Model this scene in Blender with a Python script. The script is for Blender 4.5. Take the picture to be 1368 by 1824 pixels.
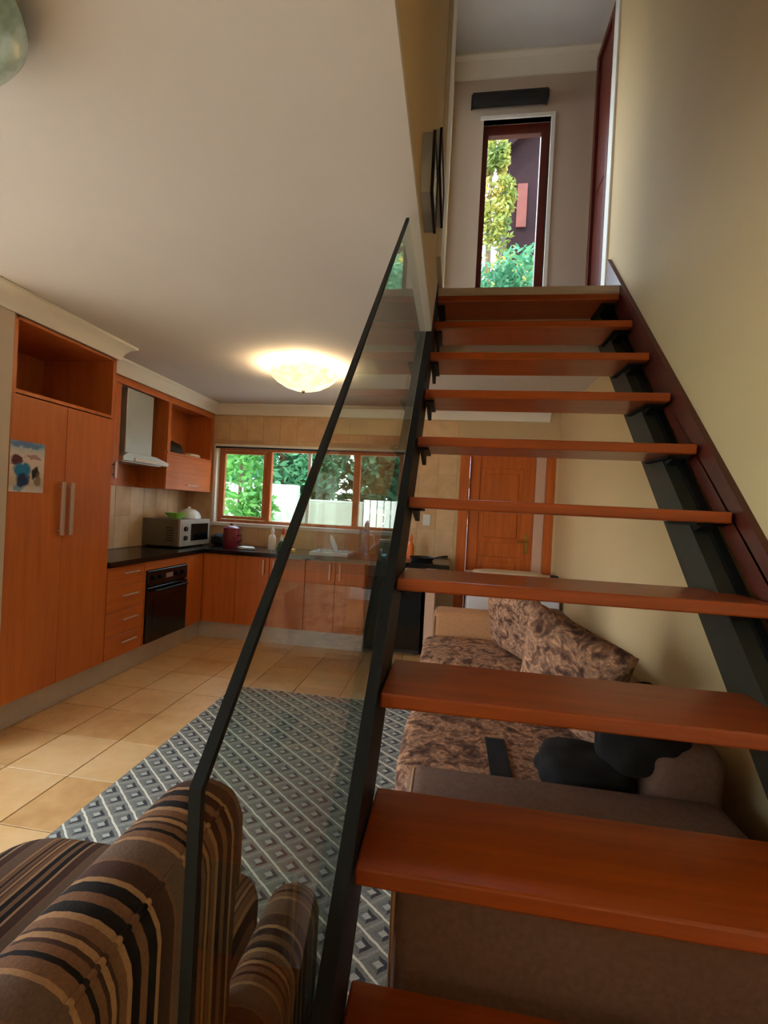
import bpy, bmesh, math, random
from mathutils import Vector, Matrix, noise
random.seed(7)
sc = bpy.context.scene
for o in list(bpy.data.objects):
    bpy.data.objects.remove(o)
C = sc.collection

# ------------------------------------------------------------------ camera
CAM = (0.0, 0.0, 1.3933)
cd = bpy.data.cameras.new('camera')
cam = bpy.data.objects.new('camera', cd)
C.objects.link(cam)
r_ = Vector((0.98807586, 0.14498146, 0.05183122))
u_ = Vector((-0.05219892, -0.00126931, 0.9986359))
f_ = Vector((-0.14484949, 0.98943356, -0.0063137))
M = Matrix((r_, u_, -f_)).transposed().to_4x4()
M.translation = Vector(CAM)
cam.matrix_world = M
cd.sensor_fit = 'HORIZONTAL'
cd.sensor_width = 36
cd.lens = 36 * 827.64 / 1368
cd.clip_start = 0.02
sc.camera = cam

# ------------------------------------------------------------------ sky, sun, exposure
SKY = 3.2
w = bpy.data.worlds.new('world')
sc.world = w
w.use_nodes = True
nt = w.node_tree
nt.nodes.clear()
tc = nt.nodes.new('ShaderNodeTexCoord')
sx = nt.nodes.new('ShaderNodeSeparateXYZ')
rp = nt.nodes.new('ShaderNodeValToRGB')
rp.color_ramp.elements[0].position = 0.0
rp.color_ramp.elements[0].color = (0.93, 0.97, 1.0, 1)
rp.color_ramp.elements[1].position = 0.9
rp.color_ramp.elements[1].color = (0.50, 0.72, 1.0, 1)
bg = nt.nodes.new('ShaderNodeBackground')
bg.inputs['Strength'].default_value = SKY
out = nt.nodes.new('ShaderNodeOutputWorld')
nt.links.new(tc.outputs['Generated'], sx.inputs[0])
nt.links.new(sx.outputs['Z'], rp.inputs[0])
nt.links.new(rp.outputs[0], bg.inputs[0])
nt.links.new(bg.outputs[0], out.inputs[0])

sl = bpy.data.lights.new('sun', 'SUN')
sl.energy = 2.2
sl.angle = math.radians(1.0)
sl.color = (1.0, 0.93, 0.82)
sun = bpy.data.objects.new('sun', sl)
C.objects.link(sun)
sun.rotation_euler = Vector((0.42, 0.55, -1.25)).to_track_quat('-Z', 'Y').to_euler()

sc.view_settings.view_transform = 'Standard'
sc.view_settings.look = 'None'
sc.view_settings.exposure = 1.68
sc.view_settings.gamma = 1.0
sc.view_settings.use_curve_mapping = False
sc.cycles.use_denoising = True
sc.cycles.max_bounces = 8
sc.cycles.diffuse_bounces = 5
sc.cycles.transparent_max_bounces = 12
sc.cycles.sample_clamp_indirect = 6.0

# ------------------------------------------------------------------ materials
def srgb(r, g, b):
    f = lambda c: (c / 255 / 12.92) if c / 255 <= 0.04045 else ((c / 255 + 0.055) / 1.055) ** 2.4
    return (f(r), f(g), f(b), 1.0)

MATS = {}
class NB:
    """small node builder"""
    def __init__(self, name):
        self.m = bpy.data.materials.new(name)
        self.m.use_nodes = True
        self.t = self.m.node_tree
        self.t.nodes.clear()
        self.o = self.t.nodes.new('ShaderNodeOutputMaterial')
        self.b = None
        MATS[name] = self.m
    def n(self, typ, **kw):
        nd = self.t.nodes.new('ShaderNode' + typ)
        for k, v in kw.items():
            setattr(nd, k, v)
        return nd
    def l(self, a, b):
        self.t.links.new(a, b)
    def bsdf(self, rough=0.5, metal=0.0, spec=0.5, coat=0.0):
        self.b = self.n('BsdfPrincipled')
        self.b.inputs['Roughness'].default_value = rough
        self.b.inputs['Metallic'].default_value = metal
        self.b.inputs['Specular IOR Level'].default_value = spec
        self.b.inputs['Coat Weight'].default_value = coat
        self.b.inputs['Coat Roughness'].default_value = 0.1
        self.l(self.b.outputs[0], self.o.inputs[0])
        return self.b
    def coord(self, which='Object', scale=(1, 1, 1), loc=(0, 0, 0)):
        c = self.n('TexCoord')
        mp = self.n('Mapping')
        mp.inputs['Scale'].default_value = scale
        mp.inputs['Location'].default_value = loc
        self.l(c.outputs[which], mp.inputs[0])
        return mp.outputs[0]
    def math(self, op, a, b=None, c=None):
        m = self.n('Math', operation=op)
        for i, v in enumerate((a, b, c)):
            if v is None:
                continue
            if isinstance(v, (int, float)):
                m.inputs[i].default_value = v
            else:
                self.l(v, m.inputs[i])
        return m.outputs[0]
    def mix(self, fac, a, b, blend='MIX'):
        m = self.n('Mix', data_type='RGBA', blend_type=blend)
        for idx, v in ((0, fac), (6, a), (7, b)):
            if isinstance(v, (int, float)):
                m.inputs[idx].default_value = v
            elif isinstance(v, tuple):
                m.inputs[idx].default_value = v
            else:
                self.l(v, m.inputs[idx])
        return m.outputs[2]
    def noise(self, vec, scale=5, detail=3, rough=0.5):
        nd = self.n('TexNoise')
        nd.inputs['Scale'].default_value = scale
        nd.inputs['Detail'].default_value = detail
        nd.inputs['Roughness'].default_value = rough
        self.l(vec, nd.inputs['Vector'])
        return nd.outputs['Fac']
    def ramp(self, fac, stops, interp='LINEAR'):
        nd = self.n('ValToRGB')
        cr = nd.color_ramp
        cr.interpolation = interp
        while len(cr.elements) < len(stops):
            cr.elements.new(0.5)
        for e, (p, c) in zip(cr.elements, stops):
            e.position = p
            e.color = c
        self.l(fac, nd.inputs[0])
        return nd.outputs[0]
    def bump(self, h, strength=0.2, dist=0.01):
        bp = self.n('Bump')
        bp.inputs['Strength'].default_value = strength
        bp.inputs['Distance'].default_value = dist
        self.l(h, bp.inputs['Height'])
        self.l(bp.outputs[0], self.b.inputs['Normal'])

def plain(name, col, rough=0.5, metal=0.0, spec=0.5, var=0.06, scale=6, bump=0.0, coat=0.0):
    k = NB(name)
    b = k.bsdf(rough, metal, spec, coat)
    v = k.coord()
    f = k.noise(v, scale, 4)
    d = tuple(max(0, c * (1 - var)) for c in col[:3]) + (1,)
    e = tuple(min(1, c * (1 + var)) for c in col[:3]) + (1,)
    k.l(k.ramp(f, [(0.3, d), (0.7, e)]), b.inputs['Base Color'])
    if bump:
        k.bump(k.noise(v, scale * 20, 4), bump, 0.003)
    return k.m

def wood(name, c1, c2, rough, axis, coat=0.0, sc_=1.0, spec=0.5):
    k = NB(name)
    b = k.bsdf(rough, 0, spec, coat)
    s = [14 * sc_, 14 * sc_, 14 * sc_]
    s[axis] = 0.9 * sc_
    v = k.coord('Object', tuple(s))
    oi = k.n('ObjectInfo')
    va = k.n('VectorMath', operation='ADD')
    k.l(v, va.inputs[0])
    cmb = k.n('CombineXYZ')
    k.l(k.math('MULTIPLY', oi.outputs['Random'], 40), cmb.inputs[0])
    k.l(k.math('MULTIPLY', oi.outputs['Random'], 23), cmb.inputs[1])
    k.l(cmb.outputs[0], va.inputs[1])
    f = k.noise(va.outputs[0], 1.6, 6, 0.6)
    g = k.noise(va.outputs[0], 7, 3)
    ff = k.math('ADD', k.math('MULTIPLY', f, 0.75), k.math('MULTIPLY', g, 0.25))
    k.l(k.ramp(ff, [(0.3, c1), (0.7, c2)]), b.inputs['Base Color'])
    k.bump(ff, 0.05, 0.002)
    return k.m

wood('cabinet_wood', srgb(180, 94, 38), srgb(208, 118, 54), 0.38, 2)
wood('cabinet_wood_h', srgb(180, 94, 38), srgb(208, 118, 54), 0.38, 1)
wood('tread_wood', srgb(134, 52, 8), srgb(174, 76, 14), 0.32, 0, 0.15)
wood('skirt_wood', srgb(74, 28, 18), srgb(96, 38, 26), 0.4, 1)
wood('door_wood', srgb(170, 80, 24), srgb(208, 110, 40), 0.4, 2)
wood('frame_wood', srgb(168, 92, 44), srgb(202, 124, 68), 0.45, 2)
wood('dark_red_wood', srgb(72, 22, 14), srgb(104, 34, 22), 0.42, 2)
plain('ceiling_paint', srgb(206, 200, 193), 0.9, var=0.02, scale=2, bump=0.03)
plain('upper_ceiling_paint', srgb(206, 206, 208), 0.9, var=0.02, scale=2)
plain('cornice_paint', srgb(236, 232, 220), 0.7, var=0.02)
plain('wall_paint', srgb(204, 178, 134), 0.8, var=0.03, scale=1.5, bump=0.05)
plain('wall_paint_pale', srgb(200, 184, 168), 0.85, var=0.03, scale=1.5, bump=0.04)
plain('white_paint', srgb(232, 230, 224), 0.55, var=0.02)
plain('black_steel', srgb(15, 16, 16), 0.55, 0.0, spec=0.3, var=0.1, scale=20)
plain('grey_steel', srgb(52, 51, 42), 0.5, 0.0, spec=0.35, var=0.1, scale=20)
plain('chrome', srgb(210, 210, 212), 0.22, 1.0, var=0.03)
plain('brushed_steel', srgb(176, 172, 166), 0.42, 0.85, var=0.05)
plain('plinth_metal', srgb(204, 198, 192), 0.42, 0.25, var=0.06)
plain('handle_metal', srgb(196, 172, 156), 0.4, 0.5, var=0.04)
plain('hood_steel', srgb(190, 200, 198), 0.38, 0.55, var=0.04)
plain('black_gloss', srgb(10, 10, 11), 0.16, 0.0, var=0.1)
plain('black_plastic', srgb(16, 16, 17), 0.5, 0.0, var=0.1)
plain('dark_cloth', srgb(20, 17, 17), 0.95, var=0.2, scale=12, bump=0.2)
plain('silver_plastic', srgb(176, 170, 160), 0.4, 0.25, var=0.04)
plain('micro_side', srgb(120, 112, 100), 0.5, 0.3, var=0.05)
plain('white_enamel', srgb(228, 226, 228), 0.3, var=0.02)
plain('lime_plastic', srgb(150, 214, 92), 0.4, var=0.05)
plain('maroon_enamel', srgb(120, 26, 44), 0.3, var=0.08)
plain('white_plastic', srgb(226, 228, 228), 0.4, var=0.04)
plain('yellow_plastic', srgb(232, 178, 24), 0.45, var=0.05)
plain('green_plastic', srgb(26, 84, 50), 0.4, var=0.05)
plain('red_plastic', srgb(196, 44, 34), 0.4, var=0.05)
plain('orange_plastic', srgb(226, 112, 30), 0.4, var=0.05)
plain('china', srgb(218, 226, 226), 0.25, var=0.03)
plain('pink_panel', srgb(214, 176, 150), 0.5, var=0.04)
plain('box_cloth', srgb(226, 214, 190), 0.9, var=0.08, bump=0.1)
plain('lit_brown_fabric', srgb(184, 132, 90), 0.95, var=0.10, scale=60, bump=0.25)  # brown sofa fabric coloured lighter and warmer, as if under the lamp
plain('brown_fabric', srgb(122, 92, 78), 0.95, var=0.12, scale=60, bump=0.25)
plain('cream_piping', srgb(172, 134, 98), 0.9, var=0.08)
plain('garden_wall', srgb(160, 164, 150), 0.85, var=0.05, scale=2, bump=0.1)
plain('paving', srgb(188, 172, 156), 0.9, var=0.12, scale=4)
plain('bark', srgb(92, 72, 52), 0.9, var=0.3, scale=10, bump=0.4)
plain('slate_wall', srgb(30, 15, 17), 0.8, spec=0.1, var=0.2, scale=3)
plain('terracotta', srgb(84, 30, 18), 0.8, var=0.15, scale=5)
plain('brass', srgb(176, 140, 70), 0.3, 0.9, var=0.05)

def leafmat(name, c1, c2, c3):
    k = NB(name)
    b = k.bsdf(0.5, 0, 0.4)
    v = k.coord()
    f = k.noise(v, 2.2, 3)
    k.l(k.ramp(f, [(0.3, c1), (0.5, c2), (0.7, c3)]), b.inputs['Base Color'])
    tr = k.n('BsdfTranslucent')
    k.l(k.ramp(f, [(0.3, c2), (0.7, c3)]), tr.inputs[0])
    mx = k.n('MixShader')
    mx.inputs[0].default_value = 0.35
    k.l(b.outputs[0], mx.inputs[1])
    k.l(tr.outputs[0], mx.inputs[2])
    k.l(mx.outputs[0], k.o.inputs[0])
leafmat('leaf_bright', srgb(50, 104, 44), srgb(78, 140, 62), srgb(116, 172, 84))
leafmat('leaf_mid', srgb(32, 86, 62), srgb(58, 122, 84), srgb(104, 156, 108))
leafmat('leaf_dark', srgb(30, 78, 54), srgb(54, 108, 76), srgb(98, 142, 104))
leafmat('leaf_gold', srgb(60, 92, 44), srgb(112, 126, 52), srgb(176, 152, 76))

def glassmat(name, tint, ior=1.5):
    k = NB(name)
    fr = k.n('Fresnel')
    g = k.n('NewGeometry')
    k.l(k.math('ADD', ior, k.math('MULTIPLY', g.outputs['Backfacing'], 1 / ior - ior)), fr.inputs['IOR'])
    tr = k.n('BsdfTransparent')
    tr.inputs[0].default_value = tint
    gl = k.n('BsdfGlossy')
    gl.inputs['Roughness'].default_value = 0.02
    mx = k.n('MixShader')
    k.l(fr.outputs[0], mx.inputs[0])
    k.l(tr.outputs[0], mx.inputs[1])
    k.l(gl.outputs[0], mx.inputs[2])
    k.l(mx.outputs[0], k.o.inputs[0])
glassmat('window_glass', (0.96, 0.98, 0.97, 1), 1.3)
glassmat('balustrade_glass', (0.90, 0.945, 0.90, 1), 1.38)
glassmat('clear_plastic', (0.80, 0.90, 0.94, 1), 1.5)
plain('glass_edge_green', srgb(10, 17, 14), 0.5, spec=0.25, var=0.1)

# floor: ceramic tiles; the slab below carries the grout and, further off, the same tiles as pattern
TS = 0.352
TX0, TY0 = -2.155, 2.39
def tile_nodes(k, v, random_out):
    f = k.noise(v, 3.0, 5, 0.6)
    g = k.noise(v, 16, 3)
    ff = k.math('ADD', k.math('MULTIPLY', f, 0.7), k.math('MULTIPLY', g, 0.3))
    ff = k.math('ADD', ff, k.math('MULTIPLY', k.math('SUBTRACT', random_out, 0.5), 0.25))
    return k.ramp(ff, [(0.25, srgb(190, 140, 86)), (0.5, srgb(214, 168, 112)), (0.75, srgb(226, 186, 136))])
k = NB('floor_tile')
b = k.bsdf(0.33, 0, 0.5)
oi = k.n('ObjectInfo')
v = k.coord()
va = k.n('VectorMath', operation='ADD')
k.l(v, va.inputs[0]); k.l(oi.outputs['Location'], va.inputs[1])
k.l(tile_nodes(k, va.outputs[0], oi.outputs['Random']), b.inputs['Base Color'])
k.bump(k.noise(va.outputs[0], 6, 3), 0.06, 0.004)
k = NB('floor_base')
b = k.bsdf(0.4, 0, 0.5)
v = k.coord('Object', (1, 1, 1), (-TX0, -TY0, 0))
br = k.n('TexBrick', offset=0.0, squash=1.0)
br.inputs['Scale'].default_value = 1.0
br.inputs['Brick Width'].default_value = TS
br.inputs['Row Height'].default_value = TS
br.inputs['Mortar Size'].default_value = 0.004
k.l(v, br.inputs['Vector'])
k.l(k.mix(br.outputs['Fac'], srgb(196, 152, 102), srgb(84, 52, 32)), b.inputs['Base Color'])
k = NB('wall_tile')
b = k.bsdf(0.35, 0, 0.5)
oi = k.n('ObjectInfo')
v = k.coord()
f = k.math('ADD', k.noise(v, 9, 4), k.math('MULTIPLY', k.math('SUBTRACT', oi.outputs['Random'], 0.5), 0.4))
k.l(k.ramp(f, [(0.2, srgb(196, 158, 116)), (0.8, srgb(218, 186, 146))]), b.inputs['Base Color'])
k = NB('worktop_granite')
b = k.bsdf(0.2, 0, 0.5)
v = k.coord()
vo = k.n('TexVoronoi')
vo.inputs['Scale'].default_value = 160
k.l(v, vo.inputs['Vector'])
k.l(k.ramp(vo.outputs['Distance'], [(0.0, srgb(46, 46, 48)), (0.35, srgb(14, 14, 15))]), b.inputs['Base Color'])

def stripes(name, axis):
    """woven brown upholstery, uneven stripes across the given object axis"""
    k = NB(name)
    b = k.bsdf(0.92, 0, 0.25)
    c = k.n('TexCoord')
    s = k.n('SeparateXYZ')
    k.l(c.outputs['Object'], s.inputs[0])
    wob = k.noise(c.outputs['Object'], 7, 2)
    u = k.math('ADD', s.outputs[axis], k.math('MULTIPLY', wob, 0.006))
    fr = k.math('FRACT', k.math('MULTIPLY', u, 1 / 0.18))
    dk, br_, tn, lt, gr = srgb(24, 14, 12), srgb(72, 46, 34), srgb(122, 88, 62), srgb(164, 128, 92), srgb(106, 84, 68)
    col = k.ramp(fr, [(0.0, lt), (0.04, dk), (0.12, tn), (0.19, dk), (0.27, lt), (0.31, br_), (0.45, tn), (0.48, gr), (0.66, lt), (0.69, tn), (0.76, dk), (0.79, tn), (0.84, br_), (0.87, lt), (0.91, br_), (0.93, tn)], 'CONSTANT')
    th = k.noise(k.coord('Object', (1, 1, 1)), 260, 2)
    col = k.mix(0.35, col, k.ramp(th, [(0.35, srgb(40, 28, 22)), (0.65, srgb(176, 140, 104))]), 'SOFT_LIGHT')
    k.l(col, b.inputs['Base Color'])
    k.bump(th, 0.3, 0.002)
stripes('stripe_across_y', 'Y')
stripes('stripe_across_x', 'X')

k = NB('floral_fabric')
b = k.bsdf(0.95, 0, 0.2)
v = k.coord()
dis = k.n('TexNoise'); dis.inputs['Scale'].default_value = 9; k.l(v, dis.inputs['Vector'])
vm = k.mix(0.12, v, dis.outputs['Color'], 'ADD')
n1 = k.noise(vm, 15, 3, 0.6)
nz = k.noise(vm, 44, 5, 0.75)
base = k.ramp(n1, [(0.34, srgb(92, 70, 62)), (0.46, srgb(146, 114, 94)), (0.54, srgb(196, 160, 132)), (0.66, srgb(138, 106, 88))])
k.l(k.mix(0.55, base, k.ramp(nz, [(0.38, srgb(60, 46, 46)), (0.5, srgb(140, 112, 94)), (0.62, srgb(226, 192, 162))]), 'OVERLAY'), b.inputs['Base Color'])
k.bump(nz, 0.35, 0.004)

# rug: lattice of pale lines over blue-grey diamonds with a light lozenge in each
k = NB('rug_weave')
b = k.bsdf(0.97, 0, 0.1)
c = k.n('TexCoord'); s = k.n('SeparateXYZ'); k.l(c.outputs['Object'], s.inputs[0])
wob = k.math('MULTIPLY', k.math('SUBTRACT', k.noise(c.outputs['Object'], 30, 2), 0.5), 0.012)
P_ = 0.104
U = k.math('FRACT', k.math('MULTIPLY', k.math('ADD', k.math('ADD', s.outputs['Y'], k.math('MULTIPLY', s.outputs['X'], 0.8)), wob), 1 / P_))
V = k.math('FRACT', k.math('MULTIPLY', k.math('ADD', k.math('SUBTRACT', s.outputs['Y'], k.math('MULTIPLY', s.outputs['X'], 0.8)), wob), 1 / P_))
du = k.math('ABSOLUTE', k.math('SUBTRACT', U, 0.5))
dv = k.math('ABSOLUTE', k.math('SUBTRACT', V, 0.5))
mx_ = k.math('MAXIMUM', du, dv)
inner = k.math('LESS_THAN', mx_, 0.14)
ring = k.math('LESS_THAN', mx_, 0.30)
side = k.math('GREATER_THAN', U, V)
col = k.mix(side, srgb(128, 128, 124), srgb(78, 76, 80))
col = k.mix(k.math('SUBTRACT', 1.0, ring), col, srgb(140, 139, 130))
col = k.mix(inner, col, srgb(184, 182, 174))
col = k.mix(k.math('GREATER_THAN', dv, 0.44), col, srgb(160, 158, 150))
col = k.mix(k.math('GREATER_THAN', du, 0.45), col, srgb(228, 222, 208))
fz = k.noise(c.outputs['Object'], 180, 2)
col = k.mix(0.5, col, k.ramp(fz, [(0.3, srgb(70, 68, 66)), (0.7, srgb(190, 188, 184))]), 'SOFT_LIGHT')
k.l(col, b.inputs['Base Color'])
k.bump(fz, 0.4, 0.003)

# poster print: soft patches of colour as on the sheet stuck to the cupboard
k = NB('poster_print')
b = k.bsdf(0.4, 0, 0.4)
c = k.n('TexCoord'); s = k.n('SeparateXYZ'); k.l(c.outputs['Object'], s.inputs[0])
wn = k.math('MULTIPLY', k.math('SUBTRACT', k.noise(c.outputs['Object'], 22, 2), 0.5), 0.05)
yy = k.math('ADD', s.outputs['Y'], wn); zz = k.math('ADD', s.outputs['Z'], wn)
col = k.ramp(k.math('DIVIDE', zz, 0.29), [(0.0, srgb(214, 206, 204)), (0.15, srgb(190, 176, 160)), (0.45, srgb(214, 196, 182)), (0.72, srgb(222, 204, 198)), (0.86, srgb(190, 196, 196)), (0.95, srgb(128, 160, 196))])
def blob(col, cy, cz, ry, rz, colr, pw=1.0):
    d = k.math('ADD', k.math('POWER', k.math('DIVIDE', k.math('SUBTRACT', yy, cy), ry), 2), k.math('POWER', k.math('DIVIDE', k.math('SUBTRACT', zz, cz), rz), 2))
    m = k.n('MapRange'); m.inputs['From Min'].default_value = 0.6; m.inputs['From Max'].default_value = 1.3
    m.inputs['To Min'].default_value = pw; m.inputs['To Max'].default_value = 0
    k.l(d, m.inputs[0])
    return k.mix(m.outputs[0], col, colr)
col = blob(col, 0.045, 0.185, 0.04, 0.03, srgb(92, 44, 52))
col = blob(col, 0.075, 0.125, 0.055, 0.042, srgb(20, 124, 176))
col = blob(col, 0.085, 0.07, 0.045, 0.038, srgb(28, 56, 96))
col = blob(col, 0.165, 0.115, 0.03, 0.03, srgb(24, 28, 40))
col = blob(col, 0.185, 0.08, 0.022, 0.045, srgb(112, 94, 76), 0.8)
col = blob(col, 0.06, 0.025, 0.03, 0.02, srgb(96, 140, 180), 0.8)
col = blob(col, 0.15, 0.205, 0.06, 0.012, srgb(150, 96, 92), 0.7)
col = blob(col, 0.10, 0.275, 0.10, 0.018, srgb(96, 132, 186), 0.9)
k.l(col, b.inputs['Base Color'])

k = NB('lamp_glass')
b = k.bsdf(0.3, 0, 0.5)
v = k.coord()
f = k.noise(v, 5, 4, 0.7)
lc = k.ramp(f, [(0.4, srgb(252, 240, 196)), (0.5, srgb(238, 214, 150)), (0.56, srgb(252, 244, 208))])
k.l(lc, b.inputs['Base Color'])
k.l(lc, b.inputs['Emission Color'])
b.inputs['Emission Strength'].default_value = 0.42
k = NB('lamp_glass_off')
b = k.bsdf(0.25, 0, 0.5)
v = k.coord()
f = k.noise(v, 5, 4, 0.7)
k.l(k.ramp(f, [(0.4, srgb(196, 224, 216)), (0.56, srgb(150, 184, 168))]), b.inputs['Base Color'])

k = NB('art_print')
b = k.bsdf(0.12, 0, 0.6)
v = k.coord()
f = k.noise(v, 4, 3)
k.l(k.ramp(f, [(0.35, srgb(150, 160, 178)), (0.65, srgb(186, 196, 210))]), b.inputs['Base Color'])

# ------------------------------------------------------------------ mesh helpers
def box(bm, x0, x1, y0, y1, z0, z1, bev=0.0, seg=1):
    t = bmesh.new()
    vs = [t.verts.new((x, y, z)) for z in (z0, z1) for y in (y0, y1) for x in (x0, x1)]
    for f in ((0, 2, 3, 1), (4, 5, 7, 6), (0, 1, 5, 4), (1, 3, 7, 5), (3, 2, 6, 7), (2, 0, 4, 6)):
        t.faces.new([vs[i] for i in f])
    if bev:
        bmesh.ops.bevel(t, geom=list(t.edges), offset=bev, segments=seg, profile=0.5, affect='EDGES')
    merge(bm, t)

def merge(bm, t, mat=None):
    if mat is not None:
        t.transform(mat)
    m = bpy.data.meshes.new('tmp')
    t.to_mesh(m)
    t.free()
    bm.from_mesh(m)
    bpy.data.meshes.remove(m)

def prism(bm, pts, axis, a0, a1, bev=0.0):
    """extrude a polygon: axis x -> pts (y,z); y -> (x,z); z -> (x,y)"""
    def P(p, a):
        return {'x': (a, p[0], p[1]), 'y': (p[0], a, p[1]), 'z': (p[0], p[1], a)}[axis]
    t = bmesh.new()
    A = [t.verts.new(P(p, a0)) for p in pts]
    B = [t.verts.new(P(p, a1)) for p in pts]
    n = len(pts)
    t.faces.new(A); t.faces.new(B[::-1])
    for i in range(n):
        t.faces.new((A[i], B[i], B[(i + 1) % n], A[(i + 1) % n]))
    bmesh.ops.recalc_face_normals(t, faces=list(t.faces))
    if bev:
        bmesh.ops.bevel(t, geom=list(t.edges), offset=bev, segments=2, profile=0.5, affect='EDGES')
    merge(bm, t)

def lathe(bm, prof, n=32, cx=0, cy=0, cz=0):
    rings = []
    for r, z in prof:
        if r < 1e-5:
            rings.append([bm.verts.new((cx, cy, cz + z))])
        else:
            rings.append([bm.verts.new((cx + r * math.cos(2 * math.pi * i / n), cy + r * math.sin(2 * math.pi * i / n), cz + z)) for i in range(n)])
    for a, b_ in zip(rings, rings[1:]):
        for i in range(n):
            j = (i + 1) % n
            if len(a) == 1 and len(b_) == 1:
                continue
            if len(a) == 1:
                bm.faces.new((a[0], b_[j], b_[i]))
            elif len(b_) == 1:
                bm.faces.new((a[i], a[j], b_[0]))
            else:
                bm.faces.new((a[i], a[j], b_[j], b_[i]))

def tube(bm, pts, r, n=10):
    pts = [Vector(p) for p in pts]
    rings = []
    up = Vector((0, 0, 1))
    for i, p in enumerate(pts):
        d = (pts[min(i + 1, len(pts) - 1)] - pts[max(i - 1, 0)]).normalized()
        a = d.cross(up)
        if a.length < 1e-3:
            a = d.cross(Vector((1, 0, 0)))
        a.normalize()
        b_ = d.cross(a)
        rr = r[i] if isinstance(r, (list, tuple)) else r
        rings.append([bm.verts.new(p + a * rr * math.cos(2 * math.pi * q / n) + b_ * rr * math.sin(2 * math.pi * q / n)) for q in range(n)])
    for A, B in zip(rings, rings[1:]):
        for q in range(n):
            bm.faces.new((A[q], A[(q + 1) % n], B[(q + 1) % n], B[q]))
    bm.faces.new(rings[0][::-1]); bm.faces.new(rings[-1])

def soft(bm, x0, x1, y0, y1, z0, z1, e=4.0, n=18, puff=0.0, mat=None, rnd=0.0, seed=0):
    """superellipsoid block: an upholstered, rounded shape"""
    t = bmesh.new()
    bmesh.ops.create_cube(t, size=2)
    bmesh.ops.subdivide_edges(t, edges=list(t.edges), cuts=n, use_grid_fill=True)
    cx, cy, cz = (x0 + x1) / 2, (y0 + y1) / 2, (z0 + z1) / 2
    hx, hy, hz = (x1 - x0) / 2, (y1 - y0) / 2, (z1 - z0) / 2
    for v_ in t.verts:
        p = v_.co.copy()
        L = (abs(p.x) ** e + abs(p.y) ** e + abs(p.z) ** e) ** (1 / e)
        p = p / L
        if rnd:
            q = noise.noise(Vector((p.x * 1.7 + seed, p.y * 1.7, p.z * 1.7))) * rnd
            p *= 1 + q
        v_.co = Vector((cx + p.x * hx, cy + p.y * hy, cz + p.z * hz))
    merge(bm, t, mat)

def rounded(bm, x0, x1, y0, y1, z0, z1, r, seg=4):
    box(bm, x0, x1, y0, y1, z0, z1, r, seg)

def cushion(bm, size, depth, mat, seed=0):
    """square scatter cushion: pinched corners, fat middle"""
    t = bmesh.new()
    n = 22
    g = [[[None] * (n + 1) for _ in range(n + 1)] for s in (0, 1)]
    for s in (0, 1):
        for i in range(n + 1):
            for j in range(n + 1):
                u, v_ = 2 * i / n - 1, 2 * j / n - 1
                h = ((1 - u ** 4) * (1 - v_ ** 4)) ** 0.45
                sx_ = 1 - 0.10 * (1 - abs(v_) ** 2) * abs(u) ** 3 * 0.9
                sy_ = 1 - 0.10 * (1 - abs(u) ** 2) * abs(v_) ** 3 * 0.9
                w_ = noise.noise(Vector((u * 1.6 + seed, v_ * 1.6, s * 3))) * 0.12
                if s and (i in (0, n) or j in (0, n)):
                    g[1][i][j] = g[0][i][j]
                    continue
                g[s][i][j] = t.verts.new((u * size / 2 * sx_, v_ * size / 2 * sy_, (1 if s else -1) * depth / 2 * h * (1 + w_)))
    for s in (0, 1):
        for i in range(n):
            for j in range(n):
                f = (g[s][i][j], g[s][i + 1][j], g[s][i + 1][j + 1], g[s][i][j + 1])
                t.faces.new(f if s else f[::-1])
    merge(bm, t, mat)

def sweep(bm, path, prof, closed_prof=True):
    """sweep a (offset, z) profile along an XY path with mitred corners; offset is to the right of travel"""
    P = [Vector((p[0], p[1])) for p in path]
    rows = []
    for i, p in enumerate(P):
        ns = []
        if i > 0:
            d = (P[i] - P[i - 1]).normalized(); ns.append(Vector((d.y, -d.x)))
        if i < len(P) - 1:
            d = (P[i + 1] - P[i]).normalized(); ns.append(Vector((d.y, -d.x)))
        m = sum(ns, Vector((0, 0)))
        m = m / max(1e-6, m.dot(ns[0]))
        rows.append([bm.verts.new((p.x + m.x * o, p.y + m.y * o, z)) for o, z in prof])
    n = len(prof)
    for A, B in zip(rows, rows[1:]):
        for q in range(n):
            bm.faces.new((A[q], A[(q + 1) % n], B[(q + 1) % n], B[q]))
    bm.faces.new(rows[0]); bm.faces.new(rows[-1][::-1])
    bmesh.ops.recalc_face_normals(bm, faces=list(bm.faces))

def wloc(o):
    v_ = Vector((0, 0, 0))
    while o is not None:
        v_ += o.location
        o = o.parent
    return v_

def obj(name, bm, m, parent=None, origin=None, smooth=False, local=False):
    """link a bmesh (given in world coordinates, or in the thing's own if local) as one object"""
    if parent is not None and not local:
        org = wloc(parent)
        bmesh.ops.translate(bm, verts=list(bm.verts), vec=-org)
    elif origin is not None and not local:
        bmesh.ops.translate(bm, verts=list(bm.verts), vec=-Vector(origin))
    me = bpy.data.meshes.new(name)
    bm.to_mesh(me); bm.free()
    me.materials.append(MATS[m])
    if smooth:
        for p in me.polygons:
            p.use_smooth = True
        if smooth != True:
            try:
                me.set_sharp_from_angle(angle=math.radians(smooth))
            except Exception:
                pass
    o = bpy.data.objects.new(name, me)
    C.objects.link(o)
    if parent is not None:
        o.parent = parent
    elif origin is not None:
        o.location = origin
    return o

def tag(o, label, cat, group=None, kind=None):
    o['label'] = label
    o['category'] = cat
    if group: o['group'] = group
    if kind: o['kind'] = kind
    return o

def thing(name, loc, label, cat, group=None, rotz=0):
    o = bpy.data.objects.new(name, None)
    o.empty_display_size = 0.05
    C.objects.link(o)
    o.location = loc
    o.rotation_euler = (0, 0, rotz)
    return tag(o, label, cat, group)

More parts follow.
